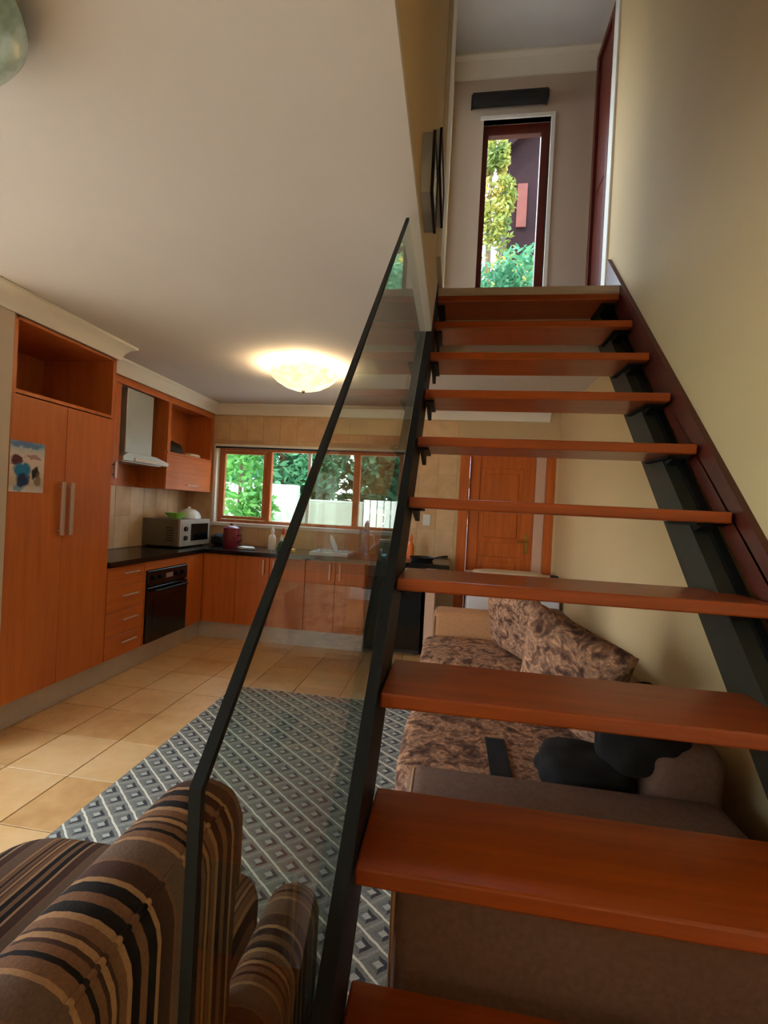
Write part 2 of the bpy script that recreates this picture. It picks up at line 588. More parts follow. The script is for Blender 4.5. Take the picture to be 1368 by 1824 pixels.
def struct(name, bm, m, label=None, parent=None, smooth=False, cat=None):
    o = obj(name, bm, m, parent, smooth=smooth)
    if parent is None:
        o['kind'] = 'structure'
        if label: o['label'] = label
        if cat: o['category'] = cat
    return o

def B():
    return bmesh.new()

def part_box(name, m, parent, *a, bev=0.0, seg=1, smooth=False):
    bm = B(); box(bm, *a, bev=bev, seg=seg)
    return obj(name, bm, m, parent, smooth=smooth)

def wall_with_holes(bm, axis, a0, a1, u0, u1, z0, z1, holes):
    """slab normal to axis ('x' or 'y') between a0,a1, spanning u and z, with rectangular holes (u0,u1,z0,z1)"""
    us = sorted({u0, u1, *[h[0] for h in holes], *[h[1] for h in holes]})
    zs = sorted({z0, z1, *[h[2] for h in holes], *[h[3] for h in holes]})
    for i in range(len(us) - 1):
        for j in range(len(zs) - 1):
            cu, cz = (us[i] + us[i + 1]) / 2, (zs[j] + zs[j + 1]) / 2
            if any(h[0] < cu < h[1] and h[2] < cz < h[3] for h in holes):
                continue
            if axis == 'y':
                box(bm, us[i], us[i + 1], a0, a1, zs[j], zs[j + 1])
            else:
                box(bm, a0, a1, us[i], us[i + 1], zs[j], zs[j + 1])

# ------------------------------------------------------------------ the setting
CZ = 2.49          # ground floor ceiling
WR = 1.06          # face of the wall beside the stairs
YB = 4.99          # face of the kitchen window wall
YE = 4.30          # face of the upstairs end wall
UZ = 5.48          # upstairs ceiling
LZ = 2.975         # landing level

bm = B(); box(bm, -3.2, 1.2, -3.35, 5.14, -0.14, -0.006)
floor = struct('floor', bm, 'floor_base', 'floor of square sand coloured ceramic tiles')
tb = B(); box(tb, -TS / 2 + 0.003, TS / 2 - 0.003, -TS / 2 + 0.003, TS / 2 - 0.003, -0.007, 0.0, 0.0008)
tmesh = None
ix0, ix1 = -4, 10
for ix in range(ix0, ix1):
    for iy in range(-6, 8):
        cx, cy = TX0 + (ix + 0.5) * TS, TY0 + (iy + 0.5) * TS
        x0, x1 = cx - TS / 2, cx + TS / 2
        if x0 > WR or cy > YB + 0.1 or x1 < -2.6 and cy > 2.1:
            continue
        if tmesh is None:
            t_ = obj('tile', tb, 'floor_tile', floor, local=True)
            tmesh = t_.data
        else:
            t_ = bpy.data.objects.new('tile', tmesh)
            C.objects.link(t_); t_.parent = floor
        t_.location = (cx, cy, 0)

bm = B()
box(bm, -3.2, -0.18, -3.35, 5.14, CZ, CZ + 0.03)
box(bm, -0.18, WR, 3.58, 5.14, CZ, CZ + 0.03)
box(bm, -0.18, WR, -3.35, -0.9, CZ, CZ + 0.03)
struct('ceiling', bm, 'ceiling_paint', 'smooth off-white ceiling of the ground floor')
bm = B()
box(bm, -3.2, -0.3, -3.35, 5.14, CZ + 0.03, 2.95)
struct('slab', bm, 'wall_paint_pale', 'concrete floor slab above the kitchen ceiling')
bm = B()
box(bm, -0.18, WR, 3.58, 5.14, CZ + 0.03, 2.9)
box(bm, -0.18, WR, 3.31, 5.14, 2.9, LZ)
struct('landing', bm, 'wall_paint_pale', 'pale edged upstairs landing slab at the top of the stairs')

WIN = (-2.70, -0.545, 1.13, 2.02)
DOOR = (0.06, 1.035, 0.0, 2.10)
bm = B(); wall_with_holes(bm, 'y', YB, 5.14, -3.2, 1.2, 0, CZ, [WIN, DOOR])
wall_back = struct('wall_back', bm, 'wall_paint', 'kitchen end wall with window and timber door')
bm = B(); box(bm, -3.2, -3.06, 2.25, YB, 0, CZ)
wall_left = struct('wall_left', bm, 'wall_paint_pale', 'kitchen side wall behind the orange cupboards')
bm = B(); box(bm, -3.2, -2.45, 2.05, 2.25, 0, CZ)
struct('wall_nib', bm, 'wall_paint_pale', 'short pale wall end beside the tall cupboard')
UW = (0.10, 0.69, 3.0, 4.96)
RD = (3.80, 4.26, LZ, 5.40)
bm = B(); wall_with_holes(bm, 'x', WR, 1.2, -3.35, 5.14, 0, UZ, [RD])
struct('wall_right', bm, 'wall_paint', 'tall beige wall running up beside the staircase')
bm = B(); wall_with_holes(bm, 'x', -0.3, -0.18, -0.9, YE, CZ + 0.03, UZ, [(3.40, 4.22, LZ, 5.15)])  # hidden doorway added so daylight reaches the right wall
struct('wall_stairwell', bm, 'wall_paint', 'shaded upper wall above the ceiling edge of the stairwell')
bm = B(); wall_with_holes(bm, 'y', YE, 4.45, -0.3, 1.2, LZ, UZ, [UW])
struct('wall_end', bm, 'wall_paint_pale', 'upstairs end wall around the tall narrow window')
bm = B(); box(bm, -0.3, 1.2, -1.02, -0.9, CZ + 0.03, UZ)
struct('wall_near', bm, 'wall_paint', 'upper wall at the near end of the stairwell')
bm = B(); box(bm, -0.4, 1.3, -1.1, 4.55, UZ, UZ + 0.12)
struct('ceiling_upper', bm, 'upper_ceiling_paint', 'cool white ceiling high over the landing')
bm = B(); box(bm, 1.2, 2.2, 3.5, 3.6, LZ, UZ); box(bm, 2.1, 2.2, 3.6, 4.5, LZ, UZ); box(bm, 1.2, 2.2, 4.45, 4.55, LZ, UZ); box(bm, 1.2, 2.2, 3.5, 4.55, UZ, UZ + .1); box(bm, 1.2, 2.2, 3.5, 4.55, LZ - .1, LZ)
struct('wall_side_room', bm, 'wall_paint_pale', 'small room off the landing')
bm = B(); box(bm, -2.4, -0.3, 2.4, 2.5, 2.95, UZ); box(bm, -2.4, -0.3, 4.45, 4.55, 2.95, UZ); box(bm, -2.5, -0.3, 2.4, 4.55, UZ, UZ + .1)
wall_with_holes(bm, 'x', -2.5, -2.4, 2.4, 4.55, 2.95, UZ, [(3.0, 4.2, 3.6, 5.0)])  # room and window added out of view to send bluish light across
struct('wall_added_room', bm, 'white_paint', 'unseen room off the landing, added with its window to light the stairwell')
PAT = (-2.4, 1.85, 0.0, 2.25)  # opening added out of view to supply daylight from the left
bm = B(); wall_with_holes(bm, 'x', -3.2, -3.06, -3.35, 2.05, 0, CZ, [PAT])
struct('wall_living', bm, 'wall_paint_pale', 'living room wall with an unseen patio opening added for daylight')
bm = B(); box(bm, -3.06, WR, -3.35, -3.2, 0, CZ)
struct('wall_rear', bm, 'wall_paint', 'rear wall of the living room')
bm = B(); box(bm, -30, 30, -30, 40, -0.3, -0.15)
struct('ground', bm, 'paving', 'pale paved ground outside the house')

# wall tiles of the kitchen: each tile a piece, cut round the window
def cut(rect, hole):
    x0, x1, z0, z1 = rect
    hx0, hx1, hz0, hz1 = hole
    if x1 <= hx0 or x0 >= hx1 or z1 <= hz0 or z0 >= hz1:
        return [rect]
    res = []
    if x0 < hx0: res.append((x0, hx0, z0, z1)); x0 = hx0
    if x1 > hx1: res.append((hx1, x1, z0, z1)); x1 = hx1
    if z0 < hz0: res.append((x0, x1, z0, hz0))
    if z1 > hz1: res.append((x0, x1, hz1, z1))
    return res
tw, th_ = 0.198, 0.295
for i in range(16):
    for j in range(5):
        x0 = 0.03 - (i + 1) * tw; x1 = x0 + tw
        z0 = 0.905 + j * th_; z1 = min(z0 + th_, 2.36)
        for (a, b_, c_, d_) in cut((max(x0, -3.06), x1, z0, z1), (WIN[0] - 0.02, WIN[1] + 0.02, WIN[2] - 0.02, WIN[3] + 0.03)):
            if b_ - a < 0.02 or d_ - c_ < 0.02:
                continue
            bm = B(); box(bm, a + 0.0012, b_ - 0.0012, YB - 0.008, YB + 0.001, c_ + 0.0012, d_ - 0.0012, 0.0012)
            obj('tile', bm, 'wall_tile', wall_back)
for i in range(10):
    for j in range(2):
        y0 = 3.06 + i * tw; y1 = min(y0 + tw, YB - 0.01); z0 = 0.905 + j * th_; z1 = z0 + th_
        if y1 - y0 < 0.02: continue
        bm = B(); box(bm, -3.061, -3.052, y0 + 0.0012, y1 - 0.0012, z0 + 0.0012, z1 - 0.0012, 0.0012)
        obj('tile', bm, 'wall_tile', wall_left)

# cornices
CP = [(0, CZ - 0.115), (0.012, CZ - 0.115), (0.016, CZ - 0.09), (0.03, CZ - 0.06), (0.055, CZ - 0.03), (0.085, CZ - 0.018), (0.088, CZ - 0.002), (0, CZ - 0.002)]
bm = B(); sweep(bm, [(-3.06, 2.05), (-2.45, 2.05), (-2.45, 3.062), (-2.73, 3.062), (-2.73, YB), (0.95, YB)], CP)
struct('trim_1', bm, 'cornice_paint', 'white moulded cornice above the kitchen cupboards and window wall', smooth=30)
CU = [(0, UZ - 0.15), (0.014, UZ - 0.15), (0.03, UZ - 0.09), (0.07, UZ - 0.035), (0.11, UZ - 0.02), (0.112, UZ - 0.002), (0, UZ - 0.002)]
bm = B(); sweep(bm, [(-0.18, YE), (WR, YE)], CU)
struct('trim_2', bm, 'cornice_paint', 'white cornice over the upstairs window wall', smooth=30)
bm = B(); box(bm, -0.18, -0.150, 2.90, 3.38, LZ, UZ, 0.003)
struct('trim_3', bm, 'white_paint', 'tall white architrave beside the landing')
bm = B(); box(bm, WR - 0.018, WR + 0.01, 3.70, 3.80, LZ, 5.42, 0.003)
struct('trim_4', bm, 'white_paint', 'white architrave of the dark red upstairs doorway')

# upstairs door in the right wall
d2 = B(); box(d2, WR + 0.005, WR + 0.05, 3.86, 4.2, LZ + 0.01, 5.34, 0.004)
d2o = struct('door_2', d2, 'dark_red_wood', 'dark red timber door on the landing')
for a in ((WR - 0.02, WR + 0.08, 3.80, 3.86, LZ, 5.40), (WR - 0.02, WR + 0.08, 4.2, 4.26, LZ, 5.40), (WR - 0.02, WR + 0.08, 3.86, 4.2, 5.34, 5.40)):
    part_box('door_frame', 'dark_red_wood', d2o, *a, bev=0.003)
for z0, z1 in ((3.15, 4.0), (4.15, 5.15)):
    part_box('door_panel', 'dark_red_wood', d2o, WR - 0.001, WR + 0.01, 3.91, 4.15, z0, z1, bev=0.004)

# upstairs window
w2 = B()
fx0, fx1, fz0, fz1 = UW
for a in ((fx0, fx0 + 0.05, 4.36, 4.42, fz0, fz1), (fx1 - 0.07, fx1, 4.36, 4.42, fz0, fz1), (fx0 + 0.05, fx1 - 0.07, 4.36, 4.42, fz1 - 0.09, fz1), (fx0 + 0.05, fx1 - 0.07, 4.36, 4.42, fz0, fz0 + 0.06)):
    box(w2, *a, bev=0.004)
w2o = struct('window_2', w2, 'dark_red_wood', 'tall narrow upstairs window in a dark timber frame')
part_box('pane', 'window_glass', w2o, fx0 + 0.05, fx1 - 0.07, 4.385, 4.391, fz0 + 0.06, fz1 - 0.09)
for a in ((fx1, fx1 + 0.035, YE - 0.012, 4.36, fz0, fz1 + 0.035), (fx0 - 0.03, fx1, YE - 0.012, 4.36, fz1, fz1 + 0.035)):
    part_box('reveal', 'white_paint', w2o, *a, bev=0.002)
bl = thing('roller_blind', (0.31, YE - 0.05, 5.02), 'black rolled up blind above the tall upstairs window', 'blind')
bm = B(); tube(bm, [(-0.01, YE - 0.065, 5.09), (0.635, YE - 0.065, 5.09)], 0.055, 16)
obj('roll', bm, 'dark_cloth', bl, smooth=40)
for xx in (-0.022, 0.635):
    part_box('bracket', 'black_plastic', bl, xx, xx + 0.012, YE - 0.10, YE, 5.06, 5.12, bev=0.002)

# kitchen window
w1 = B()
x0, x1, z0, z1 = WIN
fy0, fy1 = 5.05, 5.11
for a in ((x0, x0 + 0.05, fy0, fy1, z0 + 0.02, z1), (x1 - 0.05, x1, fy0, fy1, z0 + 0.02, z1), (x0 + 0.05, x1 - 0.05, fy0, fy1, z1 - 0.045, z1), (x0 + 0.05, x1 - 0.05, fy0, fy1, z0 + 0.02, z0 + 0.055),
          (-2.115, -2.06, fy0, fy1, z0 + 0.055, z1 - 0.045), (-1.10, -1.03, fy0, fy1, z0 + 0.055, z1 - 0.045)):
    box(w1, *a, bev=0.004)
w1o = struct('window_1', w1, 'frame_wood', 'wide timber kitchen window looking onto the garden')
ca = part_box('casement', 'frame_wood', w1o, x0 + 0.05, x0 + 0.085, 5.035, 5.075, z0 + 0.06, z1 - 0.05, bev=0.003)
bm = B()
for a in ((x0 + 0.085, -2.15, 5.035, 5.075, z0 + 0.06, z0 + 0.095), (x0 + 0.085, -2.15, 5.035, 5.075, z1 - 0.085, z1 - 0.05), (-2.15, -2.116, 5.035, 5.075, z0 + 0.06, z1 - 0.05)):
    box(bm, *a, bev=0.003)
obj('casement_rail', bm, 'frame_wood', w1o)
part_box('glazing_bar', 'white_paint', w1o, -1.635, -1.60, 5.055, 5.10, z0 + 0.055, z1 - 0.045, bev=0.003)
for a, b_ in ((x0 + 0.085, -2.15), (-2.06, -1.635), (-1.60, -1.10), (-1.03, x1 - 0.05)):
    part_box('pane', 'window_glass', w1o, a, b_, 5.078, 5.083, z0 + 0.055, z1 - 0.045)
part_box('window_sill', 'white_paint', w1o, x0 - 0.03, x1 + 0.03, 4.965, 5.06, z0 - 0.022, z0 + 0.02, bev=0.004)
part_box('reveal', 'white_paint', w1o, x0 - 0.022, x0 + 0.012, 4.972, 5.06, z0 + 0.02, z1 + 0.01, bev=0.002)
part_box('reveal', 'white_paint', w1o, x1 - 0.002, x1 + 0.015, 4.975, 5.06, z0 + 0.02, z1 + 0.01, bev=0.002)
part_box('reveal', 'cornice_paint', w1o, x0 - 0.015, x1 + 0.015, 4.975, 5.06, z1 - 0.002, z1 + 0.022, bev=0.002)
bm = B(); tube(bm, [(x0 + 0.01, 4.95, 2.0), (x1 + 0.02, 4.95, 2.0)], 0.011, 10)
cr = obj('curtain_rail', bm, 'black_plastic', origin=(-1.6, 4.95, 2.0), smooth=40)
tag(cr, 'thin dark curtain rail along the top of the kitchen window', 'curtain rail')
for xx in (x0 + 0.05, -1.62, x1 - 0.03):
    part_box('bracket', 'black_plastic', cr, xx, xx + 0.015, 4.95, 4.985, 1.99, 2.01)

# kitchen back door
d1 = B()
for a in ((0.06, 0.165, 4.985, 5.08, 0.0, 2.10), (0.945, 1.035, 4.985, 5.08, 0.0, 2.10), (0.165, 0.945, 4.985, 5.08, 2.03, 2.10)):
    box(d1, *a, bev=0.005)
d1o = struct('door_1', d1, 'door_wood', 'orange timber back door with raised panels')
part_box('jamb', 'pink_panel', d1o, 0.845, 0.945, 5.02, 5.07, 0.0, 2.03, bev=0.003)
lf = B()
sw = 0.11
for a in ((0.168, 0.168 + sw, 5.03, 5.07, 0.01, 2.02), (0.845 - sw, 0.842, 5.03, 5.07, 0.01, 2.02), (0.168 + sw, 0.845 - sw, 5.03, 5.07, 1.88, 2.02), (0.168 + sw, 0.845 - sw, 5.03, 5.07, 0.95, 1.1), (0.168 + sw, 0.845 - sw, 5.03, 5.07, 0.01, 0.22)):
    box(lf, *a, bev=0.004)
lfo = obj('door_leaf', lf, 'door_wood', d1o)
for z0_, z1_ in ((0.22, 0.95), (1.1, 1.88)):
    bm = B(); box(bm, 0.168 + sw, 0.845 - sw, 5.045, 5.06, z0_, z1_)
    box(bm, 0.168 + sw + 0.05, 0.845 - sw - 0.05, 5.036, 5.05, z0_ + 0.05, z1_ - 0.05, 0.01)
    obj('door_panel', bm, 'door_wood', lfo)
bm = B(); box(bm, 0.76, 0.80, 5.02, 5.032, 1.0, 1.2, 0.003); tube(bm, [(0.78, 5.03, 1.13), (0.78, 4.985, 1.13), (0.69, 4.98, 1.13)], 0.009, 8)
obj('door_handle', bm, 'brass', lfo, smooth=40)

# patio doors added out of view to fill the living room with daylight
bm = B()
y0, y1, z0, z1 = PAT
for a in ((y0, y0 + 0.06, z0, z1), (y1 - 0.06, y1, z0, z1), (y0 + 0.06, y1 - 0.06, z1 - 0.06, z1), (y0 + 0.06, y1 - 0.06, z0, z0 + 0.05), (-0.98, -0.9, z0 + 0.05, z1 - 0.06), (0.45, 0.53, z0 + 0.05, z1 - 0.06)):
    box(bm, -3.16, -3.10, *a, bev=0.004)
pt = struct('window_added', bm, 'frame_wood', 'unseen glazed patio doors added for fill daylight')
for a, b_ in ((y0 + 0.06, -0.98), (-0.9, 0.45), (0.53, y1 - 0.06)):
    part_box('pane', 'window_glass', pt, -3.133, -3.127, a, b_, z0 + 0.05, z1 - 0.06)

# ------------------------------------------------------------------ staircase
XL, XR, D1, G, Z1, RI, TD, TT = -0.1755, 1.015, 1.033, 0.2774, 0.58, 0.2894, 0.3135, 0.043
SL = RI / G
zn = lambda y: Z1 + SL * (y - D1)
st = thing('staircase', (0.4, 0.75, 0), 'open riser staircase with red-brown timber treads on black steel stringers', 'staircase')
for k_ in range(-1, 9):
    y, z = D1 + k_ * G, Z1 + k_ * RI
    bm = B(); box(bm, XL, XR, y, y + TD, z - TT, z, 0.006, 2)
    tr_ = obj('tread', bm, 'tread_wood', st)
    for side, (bx0, bx1) in (('l', (XL + 0.004, XL + 0.05)), ('r', (0.92, XR - 0.004))):
        bm = B()
        box(bm, bx0, bx1, y + 0.05, y + TD - 0.01, z - TT - 0.012, z - TT - 0.001)
        xm = bx0 + 0.004 if side == 'l' else 0.95
        prism(bm, [(y + 0.07, z - TT - 0.012), (y + TD - 0.01, z - TT - 0.012), (y + TD - 0.01, z - TT - (0.06 if side == 'l' else 0.10))], 'x', xm, xm + (0.02 if side == 'l' else 0.05))
        obj('bracket', bm, 'black_steel', st)
# left plate stringer, carries the glass
ya, yb_ = 0.46, 3.62
bm = B(); prism(bm, [(ya, 0.0), (ya + 0.32, 0.0), (D1 + (CZ - 0.004 + 0.33 - Z1) / SL, CZ - 0.004), (D1 + (CZ - 0.034 - Z1) / SL, CZ - 0.004), (ya, zn(ya) + 0.03)], 'x', -0.214, -0.180)
prism(bm, [(2.5, CZ - 0.4), (3.30, CZ - 0.05), (3.30, LZ + 0.02), (3.24, LZ + 0.02), (2.5, zn(2.5) + 0.03)], 'x', -0.1795, -0.1762)
obj('stringer', bm, 'black_steel', st)
bm = B(); prism(bm, [(0.66, 0.0), (0.90, 0.0), (3.60, zn(3.60) - 0.47), (3.60, zn(3.60) - 0.25), (3.5, zn(3.5) - 0.25)], 'x', 0.945, 1.0)
obj('stringer', bm, 'grey_steel', st)
bm = B(); prism(bm, [(0.66, 0.0), (0.90, 0.0), (3.58, zn(3.58) - 0.47), (3.58, zn(3.58) - 0.19), (0.66, zn(0.66) - 0.19)], 'x', 1.002, 1.030)  # black plate added to stand for the unlit gap beside the stringer
obj('gap_shade_plate', bm, 'black_steel', st)
# timber skirting that climbs the wall beside the treads
bm = B(); prism(bm, [(0.42, 0.0), (0.62, 0.0), (3.62, zn(3.62) - 0.19), (3.62, zn(3.62) + 0.035), (0.42, zn(0.42) + 0.035)], 'x', WR - 0.028, WR - 0.001)
sk = obj('stair_skirting', bm, 'skirt_wood', origin=(WR, 0.5, 0))
tag(sk, 'dark red timber skirting board climbing the beige wall beside the treads', 'skirting board')

# frameless glass balustrade
HY = 0.40
hz = lambda y: 1.125 + 1.02 * (y - HY)
yt = HY + (CZ - 0.006 - 1.125) / 1.02
ystop = D1 + (CZ - 0.006 - 0.03 - Z1) / SL
gb = thing('glass_balustrade', (-0.222, HY, 0), 'frameless glass balustrade panel with dark green edges beside the stairs', 'balustrade')
gx0, gx1 = -0.227, -0.216
bm = B(); prism(bm, [(HY + 0.008, 0.0), (ya, 0.0), (ya, zn(ya) + 0.03), (ystop + 0.28, CZ - 0.3), (ystop + 0.28, CZ - 0.006), (yt, CZ - 0.006), (HY + 0.008, hz(HY + 0.008) - 0.012)], 'x', gx0, gx1)
obj('glass_panel', bm, 'balustrade_glass', gb)
bm = B(); prism(bm, [(HY, 0.0), (HY + 0.008, 0.0), (HY + 0.008, hz(HY) - 0.004), (yt, CZ - 0.014), (yt, CZ - 0.003), (HY, hz(HY))], 'x', gx0 - 0.0005, gx1 + 0.0005)
obj('glass_edge', bm, 'glass_edge_green', gb)

# ------------------------------------------------------------------ kitchen units
KX = -2.46        # door faces of the side run
KY = 4.385        # door faces of the window run
PH = 0.165
CB = 0.86         # underside of worktop

def hbar(parent, axis, c, length, z=None, horizontal=True):
    """flat bar handle proud of a door; axis x: door faces +x, axis y: faces -y"""
    bm = B()
    if axis == 'x':
        x, y, z = c
        if horizontal:
            box(bm, x + 0.018, x + 0.03, y - length / 2, y + length / 2, z - 0.006, z + 0.006, 0.002)
            for s in (-1, 1):
                box(bm, x - 0.001, x + 0.02, y + s * (length / 2 - 0.015) - 0.004, y + s * (length / 2 - 0.015) + 0.004, z - 0.004, z + 0.004)
        else:
            box(bm, x + 0.02, x + 0.034, y - 0.014, y + 0.014, z - length / 2, z + length / 2, 0.003)
            for s in (-1, 1):
                box(bm, x - 0.001, x + 0.022, y - 0.005, y + 0.005, z + s * (length / 2 - 0.03) - 0.005, z + s * (length / 2 - 0.03) + 0.005)
    else:
        x, y, z = c
        box(bm, x - 0.008, x + 0.008, y - 0.03, y - 0.018, z - length / 2, z + length / 2, 0.002)
        for s in (-1, 1):
            box(bm, x - 0.004, x + 0.004, y - 0.02, y + 0.001, z + s * (length / 2 - 0.015) - 0.004, z + s * (length / 2 - 0.015) + 0.004)
    return obj('handle', bm, 'handle_metal', parent)

# tall double cupboard
ty0, ty1, tj = 2.258, 3.058, 2.645
ZT = CZ - 0.115
t = thing('tall_cupboard', (-2.76, 2.65, 0), 'tall orange double door cupboard with an open niche on top', 'cupboard')
bm = B()
box(bm, -3.055, KX - 0.022, ty0, ty0 + 0.018, PH, ZT); box(bm, -3.055, KX - 0.022, ty1 - 0.018, ty1, PH, ZT)
box(bm, -3.055, -3.04, ty0 + 0.018, ty1 - 0.018, PH, ZT)
box(bm, -3.04, KX - 0.022, ty0 + 0.018, ty1 - 0.018, PH, PH + 0.018)
box(bm, -3.04, KX - 0.002, ty0 + 0.018, ty1 - 0.018, 1.945, 1.965)
box(bm, -3.04, KX - 0.004, ty0 + 0.018, ty1 - 0.018, ZT - 0.02, ZT)
box(bm, KX - 0.022, KX - 0.004, ty0, ty0 + 0.03, 1.94, ZT); box(bm, KX - 0.022, KX - 0.004, ty1 - 0.03, ty1, 1.94, ZT)
obj('body', bm, 'cabinet_wood', t)
for a, b_, hy in ((ty0, tj, tj - 0.032), (tj, ty1, tj + 0.036)):
    d = part_box('door', 'cabinet_wood', t, KX - 0.02, KX, a + 0.0015, b_ - 0.0015, PH + 0.003, 1.937, bev=0.002)
    hbar(d, 'x', (KX, hy, 1.29), 0.34, horizontal=False)
bm = B(); box(bm, 0.0, 0.002, 0.0, 0.222, 0.0, 0.292)
po = obj('poster', bm, 'poster_print', local=True)
po.location = (KX + 0.001, 2.265, 1.383)
tag(po, 'small colour poster with a blue patch stuck on the tall orange cupboard door', 'poster')

# plinths
bm = B(); box(bm, KX - 0.07, KX - 0.05, ty0, KY + 0.05, 0.0, PH - 0.002)
struct('trim_5', bm, 'plinth_metal', 'metal kickboard under the side run of cupboards')
bm = B(); box(bm, KX - 0.05, -0.79, KY + 0.05, KY + 0.07, 0.0, PH - 0.002)
struct('trim_6', bm, 'plinth_metal', 'metal kickboard under the cupboards below the window')

# drawer unit
t = thing('drawer_unit', (-2.76, 3.27, PH), 'orange four drawer kitchen unit beside the oven', 'drawer unit')
part_box('body', 'cabinet_wood', t, -3.055, KX - 0.022, 3.062, 3.478, PH, CB)
zs = [PH + 0.003, 0.335, 0.515, 0.705, CB - 0.004]
for a, b_ in zip(zs, zs[1:]):
    d = part_box('drawer', 'cabinet_wood_h', t, KX - 0.02, KX, 3.064, 3.476, a + 0.0015, b_ - 0.0015, bev=0.002)
    hbar(d, 'x', (KX, 3.30, (a + b_) / 2 + 0.02), 0.17)

# oven housing and oven
t = thing('oven_housing', (-2.76, 3.8, PH), 'orange cabinet built around the black oven', 'cabinet')
bm = B()
box(bm, -3.055, KX - 0.002, 3.482, 3.50, PH, CB); box(bm, -3.055, KX - 0.002, 4.088, 4.105, PH, CB)
box(bm, -3.055, KX - 0.002, 3.50, 4.088, 0.785, CB)
obj('body', bm, 'cabinet_wood_h', t)
part_box('filler_panel', 'cabinet_wood', t, KX - 0.02, KX - 0.001, 4.107, KY - 0.001, PH + 0.003, CB - 0.004, bev=0.002)
t = thing('oven', (-2.72, 3.79, PH), 'black built-in electric oven under the worktop', 'oven')
part_box('body', 'black_plastic', t, -3.0, KX - 0.012, 3.503, 4.085, PH + 0.004, 0.782)
ovd = part_box('oven_door', 'black_gloss', t, KX - 0.011, KX + 0.018, 3.505, 4.083, PH + 0.01, 0.64, bev=0.004)
part_box('oven_window', 'black_gloss', ovd, KX + 0.0182, KX + 0.0195, 3.58, 4.01, 0.26, 0.54)
bm = B(); tube(bm, [(KX + 0.05, 3.56, 0.61), (KX + 0.05, 4.03, 0.61)], 0.010, 10)
for yy_ in (3.58, 4.01):
    tube(bm, [(KX + 0.016, yy_, 0.61), (KX + 0.05, yy_, 0.61)], 0.007, 8)
obj('oven_handle', bm, 'black_steel', ovd, smooth=40)
cp = part_box('control_panel', 'black_gloss', t, KX - 0.011, KX + 0.014, 3.505, 4.083, 0.65, 0.778, bev=0.004)
for yy_ in (3.58, 3.68, 3.92, 4.01):
    bm = B(); tube(bm, [(KX + 0.013, yy_, 0.715), (KX + 0.036, yy_, 0.715)], 0.019, 14)
    obj('knob', bm, 'black_steel', cp, smooth=40)
part_box('clock', 'brushed_steel', cp, KX + 0.0142, KX + 0.016, 3.75, 3.85, 0.695, 0.735)

# base units below the window
doors = [(-2.108, -1.762, 'r'), (-1.758, -1.392, 'l'), (-1.388, -1.089, 'r'), (-1.085, -0.792, 'l')]
def base_unit(label, x0, x1, ds):
    t = thing('base_cabinet', ((x0 + x1) / 2, 4.68, PH), label, 'cabinet', 'orange base cabinets below the kitchen window')
    part_box('body', 'cabinet_wood', t, x0, x1, KY + 0.022, 4.98, PH, CB)
    for a, b_, s in ds:
        d = part_box('door', 'cabinet_wood', t, a + 0.0015, b_ - 0.0015, KY, KY + 0.02, PH + 0.003, CB - 0.004, bev=0.002)
        hx = b_ - 0.05 if s == 'r' else a + 0.05
        hbar(d, 'y', (hx, KY, 0.755), 0.15)
    return t
t = thing('corner_cabinet', (-2.29, 4.68, PH), 'plain orange corner panel where the two rows of kitchen cupboards meet', 'cabinet')
part_box('body', 'cabinet_wood', t, -3.05, -2.112, KY + 0.022, 4.98, PH, CB)
part_box('panel', 'cabinet_wood', t, KX + 0.002, -2.1115, KY, KY + 0.02, PH + 0.003, CB - 0.004, bev=0.002)
base_unit('orange double door base cabinet next to the corner panel', -2.110, -1.391, doors[:2])
base_unit('orange double door base cabinet next to the black appliance', -1.389, -0.790, doors[2:])

# worktop, L shaped
bm = B()
prism(bm, [(-3.058, 3.062), (KX + 0.02, 3.062), (KX + 0.02, KY - 0.02), (0.0, KY - 0.02), (0.0, 4.98), (-3.058, 4.98)], 'z', CB + 0.001, 0.90)
wt = obj('worktop', bm, 'worktop_granite', origin=(-2.7, 4.5, 0.88))
tag(wt, 'black granite worktop turning the corner of the kitchen', 'worktop')
# appliance below the worktop end and the support panel
t = thing('dishwasher', (-0.5, 4.7, 0), 'black appliance under the end of the worktop', 'appliance')
part_box('body', 'black_plastic', t, -0.775, -0.245, 4.45, 4.96, 0.03, 0.85)
dw = part_box('appliance_door', 'black_gloss', t, -0.773, -0.247, 4.42, 4.449, 0.06, 0.74, bev=0.005)
bm = B(); tube(bm, [(-0.70, 4.395, 0.69), (-0.32, 4.395, 0.69)], 0.009, 8); tube(bm, [(-0.69, 4.395, 0.69), (-0.69, 4.42, 0.69)], 0.006, 8); tube(bm, [(-0.33, 4.395, 0.69), (-0.33, 4.42, 0.69)], 0.006, 8)
obj('handle', bm, 'black_steel', dw, smooth=40)
part_box('control_panel', 'black_plastic', t, -0.773, -0.247, 4.42, 4.449, 0.745, 0.848, bev=0.004)
for xx in (-0.72, -0.3):
    part_box('foot', 'black_plastic', t, xx, xx + 0.04, 4.5, 4.9, 0.0, 0.03)
bm = B(); box(bm, -0.21, -0.12, 4.40, 4.97, 0.0, CB, 0.004)
ep = obj('support_panel', bm, 'pink_panel', origin=(-0.165, 4.68, 0))
tag(ep, 'pale upright panel holding up the free end of the worktop', 'panel')

